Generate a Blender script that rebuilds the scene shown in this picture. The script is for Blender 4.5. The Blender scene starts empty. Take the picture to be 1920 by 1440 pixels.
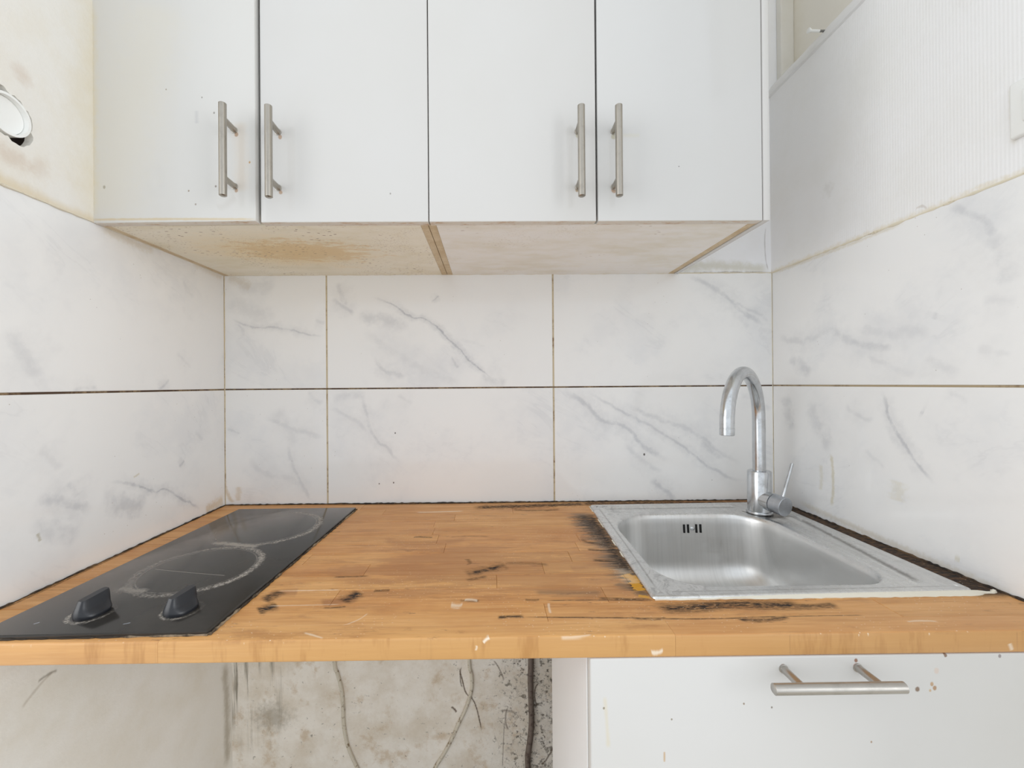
import bpy, bmesh, math, random
from mathutils import Vector, Matrix
random.seed(7)
C = bpy.context.scene.collection
SC = bpy.context.scene
PI = math.pi

# ------------------------------------------------------------------ camera
# metres; x along the back wall, y = 0 on the back wall tiles and negative into the room, z up, floor at 0
CAM = dict(loc=(0.43045, -1.12486, 1.21378), yaw=0.00945, pit=0.0026, rol=-0.00756, f=792.537, sx=-35.2195, sy=-1.4123)
cam = bpy.data.objects.new('camera', bpy.data.cameras.new('camera'))
C.objects.link(cam)
SC.camera = cam
yaw, pit, rol = CAM['yaw'], CAM['pit'], CAM['rol']
F = Vector((math.sin(yaw)*math.cos(pit), math.cos(yaw)*math.cos(pit), math.sin(pit)))
R0 = Vector((math.cos(yaw), -math.sin(yaw), 0))
U0 = R0.cross(F)
Rv = R0*math.cos(rol) + U0*math.sin(rol)
Uv = U0*math.cos(rol) - R0*math.sin(rol)
M = Matrix((Rv, Uv, -F)).transposed().to_4x4()
M.translation = Vector(CAM['loc'])
cam.matrix_world = M
cam.data.sensor_width = 36
cam.data.lens = 36*CAM['f']/1920
cam.data.shift_x = -CAM['sx']/1920
cam.data.shift_y = CAM['sy']/1920
cam.data.clip_start = .02

# ------------------------------------------------------------------ light
w = bpy.data.worlds.new('world'); SC.world = w; w.use_nodes = True
w.node_tree.nodes['Background'].inputs[0].default_value = (.905, .947, .985, 1)
w.node_tree.nodes['Background'].inputs[1].default_value = 1.2
def area(name, loc, target, sx, sy, power, col):
    l = bpy.data.lights.new(name, 'AREA'); l.shape = 'RECTANGLE'; l.size = sx; l.size_y = sy
    l.energy = power; l.color = col
    o = bpy.data.objects.new(name, l); C.objects.link(o); o.location = loc
    o.rotation_euler = (Vector(target)-Vector(loc)).to_track_quat('-Z', 'Y').to_euler()
    return o
area('window_light_left', (-2.65, -1.95, 1.7), (.5, -.3, 1.2), 2.2, 2.0, 36, (1, .99, .975))
area('fill_light_right', (3.1, -2.3, 1.5), (.3, -.3, 1.1), 1.5, 1.7, 38, (.97, .985, 1))  # added fill lamp to brighten the left wall, no window known there
SC.view_settings.view_transform = 'Standard'
SC.view_settings.look = 'None'
SC.view_settings.gamma = 1
SC.view_settings.use_curve_mapping = False
SC.view_settings.exposure = -.08
SC.cycles.max_bounces = 14
SC.cycles.diffuse_bounces = 9
SC.cycles.glossy_bounces = 6

# ------------------------------------------------------------------ colours and node helpers
def lin(r, g, b):
    f = lambda c: (c/255/12.92) if c/255 <= .04045 else ((c/255+.055)/1.055)**2.4
    return (f(r), f(g), f(b), 1)

class N:
    """small builder for node materials in world metres"""
    def __init__(s, name):
        s.m = bpy.data.materials.new(name); s.m.use_nodes = True
        s.t = s.m.node_tree; s.b = s.t.nodes['Principled BSDF']
        g = s.t.nodes.new('ShaderNodeNewGeometry'); s.pos = g.outputs['Position']
        sp = s.t.nodes.new('ShaderNodeSeparateXYZ'); s.t.links.new(s.pos, sp.inputs[0])
        s.x, s.y, s.z = sp.outputs
    def put(s, sock, v):
        if isinstance(v, bpy.types.NodeSocket): s.t.links.new(v, sock)
        elif isinstance(v, (int, float)): sock.default_value = v
        else: sock.default_value = v
    def op(s, o, a, b=None, c=None, clamp=False):
        n = s.t.nodes.new('ShaderNodeMath'); n.operation = o; n.use_clamp = clamp
        s.put(n.inputs[0], a)
        if b is not None: s.put(n.inputs[1], b)
        if c is not None: s.put(n.inputs[2], c)
        return n.outputs[0]
    def vec(s, a, b, c=0.):
        n = s.t.nodes.new('ShaderNodeCombineXYZ')
        for i, v in enumerate((a, b, c)): s.put(n.inputs[i], v)
        return n.outputs[0]
    def scale(s, v, xyz):
        n = s.t.nodes.new('ShaderNodeVectorMath'); n.operation = 'MULTIPLY'
        s.put(n.inputs[0], v); n.inputs[1].default_value = xyz
        return n.outputs[0]
    def add(s, v, u):
        n = s.t.nodes.new('ShaderNodeVectorMath'); n.operation = 'ADD'
        s.put(n.inputs[0], v); s.put(n.inputs[1], u)
        return n.outputs[0]
    def noise(s, v, sc, det=3., rough=.55, dist=0.):
        n = s.t.nodes.new('ShaderNodeTexNoise'); s.put(n.inputs['Vector'], v)
        n.inputs['Scale'].default_value = sc; n.inputs['Detail'].default_value = det
        n.inputs['Roughness'].default_value = rough; n.inputs['Distortion'].default_value = dist
        return n.outputs[0]
    def vor(s, v, sc, feat='F1', rnd=1.):
        n = s.t.nodes.new('ShaderNodeTexVoronoi'); s.put(n.inputs['Vector'], v); n.feature = feat
        n.inputs['Scale'].default_value = sc; n.inputs['Randomness'].default_value = rnd
        return n.outputs['Distance']
    def vor2(s, u, v, sc, du=1., dv=1., feat='F1'):
        n = s.t.nodes.new('ShaderNodeTexVoronoi'); n.voronoi_dimensions = '2D'; n.feature = feat
        s.put(n.inputs['Vector'], s.vec(s.op('MULTIPLY', u, du), s.op('MULTIPLY', v, dv)))
        n.inputs['Scale'].default_value = sc
        return n.outputs['Distance']
    def ramp(s, v, lo, hi, a=0., b=1., smooth=True):
        n = s.t.nodes.new('ShaderNodeMapRange'); n.interpolation_type = 'SMOOTHSTEP' if smooth else 'LINEAR'
        for i, q in enumerate((v, lo, hi, a, b)): s.put(n.inputs[i], q)
        return n.outputs[0]
    def mix(s, f, a, b, blend='MIX'):
        n = s.t.nodes.new('ShaderNodeMix'); n.data_type = 'RGBA'; n.blend_type = blend; n.clamp_factor = True
        s.put(n.inputs[0], f); s.put(n.inputs[6], a); s.put(n.inputs[7], b)
        return n.outputs[2]
    def curve(s, t, pts):
        n = s.t.nodes.new('ShaderNodeFloatCurve'); s.put(n.inputs['Value'], t)
        c = n.mapping.curves[0]
        while len(c.points) < len(pts): c.points.new(.5, .5)
        for p, (a, b) in zip(c.points, pts): p.location = (a, b)
        n.mapping.update()
        return n.outputs[0]
    def stroke(s, u, v, pts, width, strength, wob=None, edge=.0, edgen=None, taper=.12):
        """mask of a painted line through pts (metres on the surface); it has its own shape and stays put"""
        (x0, y0), (x1, y1) = pts[0][:2], pts[-1][:2]
        L = math.hypot(x1-x0, y1-y0); dx, dy = (x1-x0)/L, (y1-y0)/L
        q = [((px-x0)*dx+(py-y0)*dy, -(px-x0)*dy+(py-y0)*dx) for px, py in (p[:2] for p in pts)]
        q = [(t/L, h) for t, h in q]
        q2 = [q[0]]
        for a in q[1:]:
            if a[0] > q2[-1][0]+.01: q2.append(a)
        q = q2
        if q[-1][0] < 1: q.append((1., 0.))
        lo = min(h for t, h in q)-.001; hi = max(h for t, h in q)+.001
        t = s.op('MULTIPLY_ADD', u, dx/L, s.op('MULTIPLY_ADD', v, dy/L, -(x0*dx+y0*dy)/L))
        h = s.op('MULTIPLY_ADD', u, -dy, s.op('MULTIPLY_ADD', v, dx, -(-x0*dy+y0*dx)))
        if wob is not None: h = s.op('ADD', h, wob)
        cc = s.curve(t, [(a, (b-lo)/(hi-lo)) for a, b in q])
        ce = s.op('MULTIPLY_ADD', cc, hi-lo, lo)
        d = s.op('ABSOLUTE', s.op('SUBTRACT', h, ce))
        d = s.op('DIVIDE', d, width)
        if edgen is not None: d = s.op('MULTIPLY_ADD', s.op('SUBTRACT', edgen, .5), edge, d)
        m = s.ramp(d, 1., 0.)
        m = s.op('MULTIPLY', m, s.ramp(t, -.01, taper))
        m = s.op('MULTIPLY', m, s.ramp(t, 1.01, 1-taper))
        return s.op('MULTIPLY', m, strength)
    def blob(s, u, v, cu, cv, ru, rv, strength, n=None, amp=1., soft=.6):
        a = s.op('POWER', s.op('ABSOLUTE', s.op('DIVIDE', s.op('SUBTRACT', u, cu), ru)), 2)
        b = s.op('POWER', s.op('ABSOLUTE', s.op('DIVIDE', s.op('SUBTRACT', v, cv), rv)), 2)
        d = s.op('SQRT', s.op('ADD', a, b))
        if n is not None: d = s.op('MULTIPLY_ADD', s.op('SUBTRACT', n, .5), amp, d)
        return s.op('MULTIPLY', s.ramp(d, 1., 1-soft), strength)
    def mx(s, ms):
        ms = [q for q in ms if q is not None]
        if not ms: return s.op('MULTIPLY', s.x, 0.)
        r = ms[0]
        for m in ms[1:]: r = s.op('MAXIMUM', r, m)
        return r
    def bump(s, h, strength, dist):
        n = s.t.nodes.new('ShaderNodeBump'); n.inputs['Strength'].default_value = strength
        n.inputs['Distance'].default_value = dist; s.put(n.inputs['Height'], h)
        s.t.links.new(n.outputs[0], s.b.inputs['Normal'])
    def out(s, col=None, rough=None, metal=None, **k):
        if col is not None: s.put(s.b.inputs['Base Color'], col)
        if rough is not None: s.put(s.b.inputs['Roughness'], rough)
        if metal is not None: s.put(s.b.inputs['Metallic'], metal)
        for a, v in k.items(): s.put(s.b.inputs[a.replace('_', ' ')], v)
        return s.m

# ------------------------------------------------------------------ mesh helpers
def link(name, bm, mat, parent=None, smooth=False, loc=None):
    """one bmesh in world metres becomes one mesh object; its origin is put at loc"""
    if loc is None:
        loc = Vector((0, 0, 0)) if parent is None else Vector(parent.location)
        if parent is not None and parent.parent is not None: loc = world_loc(parent)
    loc = Vector(loc)
    bmesh.ops.translate(bm, verts=bm.verts, vec=-loc)
    bmesh.ops.recalc_face_normals(bm, faces=bm.faces)
    me = bpy.data.meshes.new(name); bm.to_mesh(me); bm.free()
    if smooth:
        for p in me.polygons: p.use_smooth = True
        me.set_sharp_from_angle(angle=R(38))
    me.materials.append(mat)
    o = bpy.data.objects.new(name, me); C.objects.link(o)
    if parent is not None:
        o.parent = parent; o.location = loc-world_loc(parent)
    else: o.location = loc
    return o
def R(d): return d*PI/180
def world_loc(o):
    v = Vector(o.location)
    while o.parent is not None: o = o.parent; v = v+Vector(o.location)
    return v
def empty(name, loc):
    o = bpy.data.objects.new(name, None); C.objects.link(o); o.location = loc; o.empty_display_size = .05
    return o
def tag(o, label, cat, group=None):
    o['label'] = label; o['category'] = cat
    if group: o['group'] = group
    return o
def structure(o, label=None):
    o['kind'] = 'structure'
    if label: o['label'] = label
    return o
def box(bm, x0, x1, y0, y1, z0, z1, bev=0., seg=1, only=None):
    r = bmesh.ops.create_cube(bm, size=1)
    vs = r['verts']
    for v in vs:
        v.co = Vector(((x0 if v.co.x < 0 else x1), (y0 if v.co.y < 0 else y1), (z0 if v.co.z < 0 else z1)))
    if bev > 0:
        es = list({e for v in vs for e in v.link_edges})
        if only: es = [e for e in es if only((e.verts[0].co+e.verts[1].co)/2)]
        bmesh.ops.bevel(bm, geom=es, offset=bev, segments=seg, affect='EDGES', profile=.5, clamp_overlap=True)
    return bm
def nb(): return bmesh.new()
def tube(bm, pts, rads, n=20, cap=True):
    """round tube through pts with radius per point, parallel-transport frames"""
    pts = [Vector(p) for p in pts]
    if isinstance(rads, (int, float)): rads = [rads]*len(pts)
    T = []
    for i in range(len(pts)):
        a = pts[max(i-1, 0)]; b = pts[min(i+1, len(pts)-1)]
        t = (b-a)
        if t.length < 1e-9: t = T[-1] if T else Vector((0, 0, 1))
        T.append(t.normalized())
    ref = Vector((0, 0, 1)) if abs(T[0].z) < .9 else Vector((1, 0, 0))
    nrm = T[0].cross(ref).normalized(); rings = []
    for i, p in enumerate(pts):
        if i: nrm = (nrm-T[i]*nrm.dot(T[i])).normalized()
        bi = T[i].cross(nrm)
        rings.append([bm.verts.new(p+(nrm*math.cos(2*PI*k/n)+bi*math.sin(2*PI*k/n))*rads[i]) for k in range(n)])
    for a, b in zip(rings, rings[1:]):
        for k in range(n): bm.faces.new((a[k], a[(k+1) % n], b[(k+1) % n], b[k]))
    if cap:
        bm.faces.new(rings[0][::-1]); bm.faces.new(rings[-1])
    return bm
def rod(bm, a, b, prof, n=28):
    """lathed rod from a to b; prof = [(t in metres from a, radius)]"""
    a = Vector(a); d = (Vector(b)-a).normalized()
    ref = Vector((0, 0, 1)) if abs(d.z) < .9 else Vector((1, 0, 0))
    u = d.cross(ref).normalized(); v = d.cross(u)
    rings = [[bm.verts.new(a+d*t+(u*math.cos(2*PI*k/n)+v*math.sin(2*PI*k/n))*max(r, 1e-5)) for k in range(n)] for t, r in prof]
    for p, q in zip(rings, rings[1:]):
        for k in range(n): bm.faces.new((p[k], p[(k+1) % n], q[(k+1) % n], q[k]))
    bm.faces.new(rings[0][::-1]); bm.faces.new(rings[-1])
    return bm
def smoothpath(pts, n=8):
    """Catmull-Rom through pts"""
    P = [Vector(p) for p in pts]; P = [P[0]*2-P[1]]+P+[P[-1]*2-P[-2]]; out = []
    for i in range(1, len(P)-2):
        for k in range(n):
            t = k/n; a, b, c, d = P[i-1:i+3]
            out.append(.5*((2*b)+(c-a)*t+(2*a-5*b+4*c-d)*t*t+(3*b-a-3*c+d)*t**3))
    return out+[P[-2]]

XL, XR = -0.2695, 1.1899      # left and right tile faces
ZJ, ZT = 1.2052, 1.5068      # joint between the tile rows, top of the tiles
ZC = 1.5058                  # underside of the wall cabinets
YD = -.3701                  # front of their doors
WT = .9                      # top of the worktop

# ------------------------------------------------------------------ materials
def marble(name, axes, strokes, dots=(), stains=(), seed=0., tint=(242, 242, 241)):
    """polished white marble-look tile; strokes = [(points, width, strength, kind)]"""
    m = N(name); u = getattr(m, axes[0]); v = getattr(m, axes[1])
    P = m.add(m.pos, (seed, seed*.7, -seed))
    wn = m.noise(P, 22, 5, .62)
    wob = m.op('MULTIPLY', m.op('SUBTRACT', wn, .5), .022)
    en = m.noise(P, 60, 5, .65)
    cloud = m.noise(m.add(P, m.scale(m.vec(wn, wn, wn), (.06, .06, .06))), 5, 4, .6)
    col = m.mix(m.ramp(cloud, .45, .75), lin(*tint), lin(tint[0]-9, tint[1]-8, tint[2]-6))
    ms = []
    for pts, wd, st in strokes:
        ms.append(m.stroke(u, v, pts, wd*1.2, st*.85, wob if wd < .02 else m.op('MULTIPLY', wob, 2.), 1.1, en, taper=.2))
        if wd < .02: ms.append(m.stroke(u, v, pts, wd*4.2, st*.34, wob, 1.5, en, taper=.3))
    dg = m.op('ADD', m.op('MULTIPLY', u, .6), m.op('MULTIPLY', v, 1.)); dh = m.op('SUBTRACT', m.op('MULTIPLY', u, 1.), m.op('MULTIPLY', v, .6))
    rn = m.noise(m.vec(m.op('MULTIPLY', dg, 9.), m.op('MULTIPLY', dh, 3.2), seed*3.1), 1, 5, .62, .8)
    ridge = m.op('MULTIPLY', m.ramp(m.op('ABSOLUTE', m.op('SUBTRACT', rn, .5)), .035, .0), m.ramp(cloud, .47, .66))
    ms.append(m.op('MULTIPLY', ridge, .09))
    if ms:
        mk = m.mx(ms)
        mk = m.op('MULTIPLY', mk, m.ramp(m.noise(P, 35, 4, .6), .3, .6, .35, 1.))
        col = m.mix(mk, col, lin(158, 161, 170))
    for du, dv, r in dots:
        col = m.mix(m.blob(u, v, du, dv, r, r*1.3, .9, en, .6, .5), col, lin(60, 45, 35))
    for pts, wd, st, c in stains:
        col = m.mix(m.stroke(u, v, pts, wd, st, None, 1.6, m.noise(P, 130, 4, .7), taper=.1), col, lin(*c))
    gn = m.vor2(u, v, 32)
    fl = m.op('MULTIPLY', m.ramp(gn, .032, .02), m.ramp(m.noise(P, 12, 2), .6, .66))
    col = m.mix(m.op('MULTIPLY', fl, .45), col, lin(130, 110, 85))
    return m.out(col, m.ramp(m.noise(P, 40, 3), .3, .8, .07, .13), 0., Coat_Weight=.0, IOR=1.5)

def grout_mat(name, light, dark, bias):
    m = N(name)
    n = m.noise(m.pos, 14, 5, .7); n2 = m.noise(m.pos, 160, 3, .7)
    k = m.ramp(m.op('MULTIPLY_ADD', n2, .35, n), bias, bias+.25)
    return m.out(m.mix(k, lin(*light), lin(*dark)), .85)
MG_V = grout_mat('grout_beige', (208, 194, 166), (128, 98, 62), .66)
MG_H = grout_mat('grout_brown', (150, 128, 98), (78, 58, 42), .50)
MG_R = grout_mat('grout_right', (178, 160, 130), (110, 84, 58), .66)
M_MOULD = grout_mat('mouldy_sealant', (104, 82, 58), (40, 32, 26), .50)

def paint(name, base, stains=(), rough=.6, warm=.35, bumps=.25, seed=0., axes='yz', fine=0):
    m = N(name); u = getattr(m, axes[0]); v = getattr(m, axes[1])
    P = m.add(m.pos, (seed, seed, seed))
    n = m.noise(P, 5, 5, .6); f = m.noise(P, 90, 4, .6)
    col = m.mix(m.op('MULTIPLY', m.ramp(n, .42, .75), warm), lin(*base), lin(base[0]-22, base[1]-28, base[2]-42))
    for pts, wd, st, c in stains:
        col = m.mix(m.stroke(u, v, pts, wd, st, None, 1.3, m.noise(P, 55, 5, .7), taper=.12), col, lin(*c))
    m.bump(m.op('MULTIPLY_ADD', f, .3, n), bumps, .004)
    return m.out(col, rough)

def steel(name, base=(176, 174, 170), rough=.32, stretch=(1, 1, 1), grime=.2, bumpy=.0):
    m = N(name)
    n = m.noise(m.scale(m.pos, stretch), 60, 4, .6); g = m.noise(m.pos, 28, 5, .7)
    col = m.mix(m.op('MULTIPLY', m.ramp(g, .5, .75), grime), lin(*base), lin(96, 86, 72))
    col = m.mix(m.op('MULTIPLY', m.ramp(n, .35, .7), .18), col, lin(110, 110, 110))
    if bumpy: m.bump(n, bumpy, .0006)
    return m.out(col, m.ramp(g, .3, .8, rough, rough+.12), 1.)
M_HANDLE_V = steel('brushed_steel_upright', (178, 172, 162), .30, (30, 30, 1), .3)
M_HANDLE_H = steel('brushed_steel_level', (188, 184, 178), .30, (1, 30, 30), .2)
M_CHROME = steel('dulled_chrome', (208, 211, 214), .17, (1, 1, 1), .35)
M_CHROME_END = steel('matt_chrome_end', (196, 201, 208), .34, (1, 1, 1), .1)

# sink steel: brushed, scratched and with chalky water marks
def sink_steel():
    m = N('worn_sink_steel')
    s1 = m.noise(m.scale(m.pos, (160, 5, 5)), 1, 4, .6)
    s2 = m.noise(m.add(m.scale(m.pos, (40, 40, 40)), m.scale(m.vec(m.noise(m.pos, 14), m.noise(m.pos, 17), 0.), (7, 7, 7))), 1, 6, .75)
    deck = m.ramp(m.z, WT-.004, WT-.001)
    scr = m.op('MULTIPLY', m.ramp(s2, .50, .64), deck)
    left = m.ramp(m.x, .86, .70)
    col = m.mix(m.op('MULTIPLY', scr, m.op('MULTIPLY_ADD', left, .25, .14)), lin(224, 224, 223), lin(138, 138, 138))
    chalk = m.op('MULTIPLY', m.ramp(m.noise(m.add(m.scale(m.pos, (26, 9, 26)), (3, 1, 5)), 1, 5, .7), .58, .68), deck)
    col = m.mix(m.op('MULTIPLY', chalk, .45), col, lin(222, 218, 220))
    dirt = m.blob(m.x, m.y, 1.085, -.145, .055, .035, .8, m.noise(m.pos, 60, 5, .7), 1.4, .7)
    dirt = m.op('MULTIPLY', dirt, deck)
    col = m.mix(dirt, col, lin(74, 60, 46))
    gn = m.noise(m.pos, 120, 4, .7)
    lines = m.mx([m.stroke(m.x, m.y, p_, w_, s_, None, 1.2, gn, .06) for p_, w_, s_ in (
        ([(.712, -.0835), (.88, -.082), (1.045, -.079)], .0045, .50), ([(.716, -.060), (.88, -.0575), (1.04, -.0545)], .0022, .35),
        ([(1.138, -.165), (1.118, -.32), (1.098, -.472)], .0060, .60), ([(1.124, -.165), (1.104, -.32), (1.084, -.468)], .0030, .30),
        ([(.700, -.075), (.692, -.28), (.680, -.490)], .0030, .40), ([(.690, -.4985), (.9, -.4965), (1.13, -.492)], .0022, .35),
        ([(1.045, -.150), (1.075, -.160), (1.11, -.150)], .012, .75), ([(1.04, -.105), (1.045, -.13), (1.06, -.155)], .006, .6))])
    col = m.mix(m.op('MULTIPLY', lines, deck), col, lin(92, 86, 78))  # grime-coloured lines paint in shading of beads, groove and rim; tap strokes are dirt
    col = m.mix(m.op('MULTIPLY', m.ramp(s1, .35, .7), .10), col, lin(120, 120, 118))
    m.bump(m.op('MULTIPLY_ADD', s2, .5, s1), .12, .0004)
    r = m.op('ADD', m.op('MULTIPLY', deck, -.08), m.ramp(s2, .3, .7, .33, .42))
    return m.out(col, m.op('ADD', r, m.op('MULTIPLY', chalk, .2)), m.op('SUBTRACT', 1., m.op('MULTIPLY', chalk, .5)))
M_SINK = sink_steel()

def lacquer(name, base, stains=(), dots=(), rough=.10, axes='xz', yellow=0.):
    m = N(name); u = getattr(m, axes[0]); v = getattr(m, axes[1])
    en = m.noise(m.pos, 60, 5, .7); n = m.noise(m.pos, 3, 3)
    col = m.mix(m.op('MULTIPLY', m.ramp(n, .4, .7), .3), lin(*base), lin(base[0]-5, base[1]-6, base[2]-9))
    for pts, wd, st, c in stains:
        col = m.mix(m.stroke(u, v, pts, wd, st, None, 1.0, en, taper=.08), col, lin(*c))
    for du, dv, r, c in dots:
        col = m.mix(m.blob(u, v, du, dv, r, r*1.2, .85, en, 1.2, .5), col, lin(*c))
    return m.out(col, rough, 0., IOR=1.46)

# ------------------------------------------------------------------ setting: floor, ceiling, walls
M_FLOOR = paint('floor_grey_beige', (190, 182, 170), rough=.5, axes='xy')
M_CEIL = paint('ceiling_white', (235, 234, 230), axes='xy')
fl = structure(link('floor', box(nb(), XL-.30, 2.2, -3.3, .15, -.1, 0), M_FLOOR), 'floor in front of and under the kitchenette')
ce = structure(link('ceiling', box(nb(), XL-.30, 2.2, -.93, .15, 2.8, 2.9), M_CEIL), 'plain white ceiling over the alcove')

# the bare wall below the worktop: mould, drips, cracks
def dirty_wall():
    m = N('mouldy_plaster')
    n = m.noise(m.pos, 9, 6, .65); f = m.noise(m.pos, 70, 6, .7); fine = m.noise(m.pos, 220, 4, .7)
    col = m.mix(m.ramp(n, .35, .7), lin(246, 242, 234), lin(226, 217, 202))
    # ochre rust blushes
    r = m.noise(m.add(m.pos, (5, 5, 5)), 16, 5, .7)
    col = m.mix(m.op('MULTIPLY', m.ramp(r, .53, .70), .55), col, lin(196, 170, 134))
    # mould specks, denser towards the cabinet on the right
    dens = m.ramp(m.x, .33, .60)
    sp = m.op('MULTIPLY_ADD', dens, .11, f)
    col = m.mix(m.ramp(sp, .615, .72, 0., .75), col, lin(92, 84, 70))
    col = m.mix(m.op('MULTIPLY', m.ramp(fine, .62, .7), m.op('MULTIPLY_ADD', dens, .6, .15)), col, lin(70, 60, 48))
    # crackle near the cabinet
    vn = m.vor(m.add(m.pos, m.scale(m.vec(n, f, r), (.09, .09, .09))), 24, 'DISTANCE_TO_EDGE')
    col = m.mix(m.op('MULTIPLY', m.op('MULTIPLY', m.ramp(vn, .05, .0), m.ramp(m.x, .40, .54)), m.ramp(f, .4, .62)), col, lin(72, 58, 42))
    # grey drips on the left part of the wall
    dr = m.noise(m.scale(m.pos, (55, 1, 3.5)), 1, 5, .65)
    reg = m.op('MULTIPLY', m.ramp(m.x, -.10, -.18), m.ramp(m.z, .20, .40))
    col = m.mix(m.op('MULTIPLY', m.op('MULTIPLY', m.ramp(dr, .48, .66), reg), .8), col, lin(120, 114, 98))
    bl = m.blob(m.x, m.z, -.155, .33, .075, .055, .55, f, 1.5, .9)
    col = m.mix(bl, col, lin(140, 132, 114))
    col = m.mix(m.stroke(m.x, m.z, [(-0.2716, 0.4798), (-0.2724, 0.3519), (-0.2719, 0.1957)], .0035, .8, None, 1., f), col, lin(96, 82, 60))
    for pts, wd, st in (([(0.3428, 0.4571), (0.3539, 0.4141), (0.3594, 0.3926), (0.3849, 0.3593), (0.3975, 0.3135), (0.4030, 0.2820)], .0032, .9),
                        ([(0.3513, 0.4570), (0.3468, 0.4285), (0.3538, 0.3998)], .003, .8),
                        ([(0.4359, 0.4729), (0.4571, 0.4383), (0.4612, 0.4168)], .003, .7),
                        ([(0.4779, 0.3480), (0.4677, 0.3195), (0.4746, 0.2837)], .004, .6),
                        ([(0.4563, 0.3340), (0.4778, 0.3365), (0.4964, 0.3234)], .006, .5),
                        ([(0.4580, 0.1840), (0.4614, 0.2554), (0.4647, 0.3124)], .002, .6),
                        ([(0.5485, 0.2111), (0.5627, 0.1937), (0.5844, 0.2177), (0.5946, 0.2390)], .004, .8),
                        ([(0.5716, 0.4110), (0.5485, 0.3970), (0.5469, 0.3684), (0.5596, 0.3468)], .003, .8),
                        ([(0.3220, 0.3503), (0.3305, 0.3430), (0.3361, 0.3344)], .005, .9)):
        col = m.mix(m.stroke(m.x, m.z, pts, wd, st, None, 1.2, fine), col, lin(88, 68, 46))
    m.bump(m.op('MULTIPLY_ADD', f, .6, n), .4, .005)
    return m.out(col, .85)
M_DIRTY = dirty_wall()
M_WALLTOP = paint('painted_plaster_above_tiles', (246, 247, 250), rough=.55, axes='xz', warm=.25, stains=(
    ([(0.9357, 1.5133), (1.0075, 1.5273), (1.0936, 1.5240), (1.1869, 1.5164)], .022, .45, (188, 182, 150)),
    ([(0.9428, 1.5047), (1.0360, 1.5071), (1.1883, 1.5064)], .006, .9, (120, 96, 72)),
    ([(1.1779, 1.6309), (1.1745, 1.5665), (1.1826, 1.5121)], .0025, .35, (110, 96, 84))))
wb = structure(empty('wall_back', (.45, 0, 0)), 'back wall, marble-look tiles above worktop and dirty plaster below')
link('plaster', box(nb(), XL-.1, 1.4, .012, .15, 0, .875), M_DIRTY, wb)['label'] = 'bare mouldy plaster below the worktop'
link('plaster', box(nb(), XL-.1, 1.4, .0035, .15, ZT+.0015, 2.8), M_WALLTOP, wb)['label'] = 'painted white plaster above the tiles'
link('grout', box(nb(), XL-.01, XR+.01, .0022, .011, .876, ZT), MG_V, wb)

# ---- tiles; each one is its own slab standing 2 mm proud of the grout
def tile(parent, axis, a0, a1, z0, z1, face, mat, jit=0.):
    bm = nb(); t = .0095
    def front(c): return abs((c.y if axis == 'y' else c.x)-face) < .0005
    if axis == 'y': box(bm, a0, a1, face, face+t, z0, z1, .0009, 2, front)
    elif face < .4: box(bm, face-t, face, a0, a1, z0, z1, .0009, 2, front)
    else: box(bm, face, face+t, a0, a1, z0, z1, .0009, 2, front)
    return link('tile', bm, mat, parent)
BX = [XL+.0008, -.0022, .0022, .5998, .6042, XR-.0006]
rows = [(.8805, ZJ-.0018), (ZJ+.0018, ZT)]
TL = marble('marble_tile_upper_left', 'xz', [
    ([(-0.2560, 1.4035), (-0.2000, 1.3721), (-0.1157, 1.3659), (-0.0525, 1.3499), (-0.0032, 1.3454)], .005, .55), ([(-0.2642, 1.4459), (-0.1998, 1.4102), (-0.1296, 1.3957)], .03, .22),
    ([(-0.2646, 1.3824), (-0.2281, 1.3722), (-0.2213, 1.3468), (-0.2635, 1.3329)], .008, .30), ([(-0.2415, 1.4882), (-0.1854, 1.4737), (-0.1290, 1.4946)], .025, .2), ([(-0.0311, 1.3880), (-0.0016, 1.3793)], .01, .25)],
    stains=[([(-0.2583, 1.5024), (-0.2274, 1.4909), (-0.1994, 1.4738)], .02, .25, (190, 170, 130))], seed=1)
TM = marble('marble_tile_upper_middle', 'xz', [
    ([(0.1103, 1.4410), (0.1667, 1.4321), (0.2301, 1.3949), (0.2655, 1.3890), (0.3119, 1.3490), (0.3457, 1.3147), (0.3851, 1.2719), (0.4274, 1.2404), (0.4655, 1.2060)], .0042, .85),
    ([(0.0115, 1.4444), (0.0466, 1.4229), (0.0747, 1.3987)], .009, .45), ([(0.0287, 1.4896), (0.0398, 1.4584), (0.0565, 1.4186)], .010, .35),
    ([(0.1234, 1.2907), (0.1402, 1.2680), (0.1514, 1.2565), (0.2106, 1.2363)], .010, .45), ([(0.2771, 1.4343), (0.2999, 1.4512)], .004, .55),
    ([(0.0789, 1.4015), (0.1382, 1.3870), (0.2229, 1.3723)], .022, .35), ([(0.0958, 1.3872), (0.1518, 1.3160), (0.2504, 1.2587), (0.3775, 1.2123)], .018, .20),
    ([(0.3299, 1.2893), (0.3382, 1.2694), (0.3523, 1.2579)], .006, .45), ([(0.4061, 1.2433), (0.4415, 1.2261), (0.4769, 1.2116)], .018, .3)], seed=2)
TR = marble('marble_tile_upper_right', 'xz', [
    ([(0.9571, 1.4961), (1.0214, 1.4744), (1.0784, 1.4355), (1.1211, 1.3952), (1.1783, 1.3634)], .011, .45), ([(1.0784, 1.4355), (1.1285, 1.4095), (1.1871, 1.3748)], .008, .35),
    ([(1.0924, 1.3954), (1.1138, 1.3738), (1.1280, 1.3580)], .012, .2)], seed=3)
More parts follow.
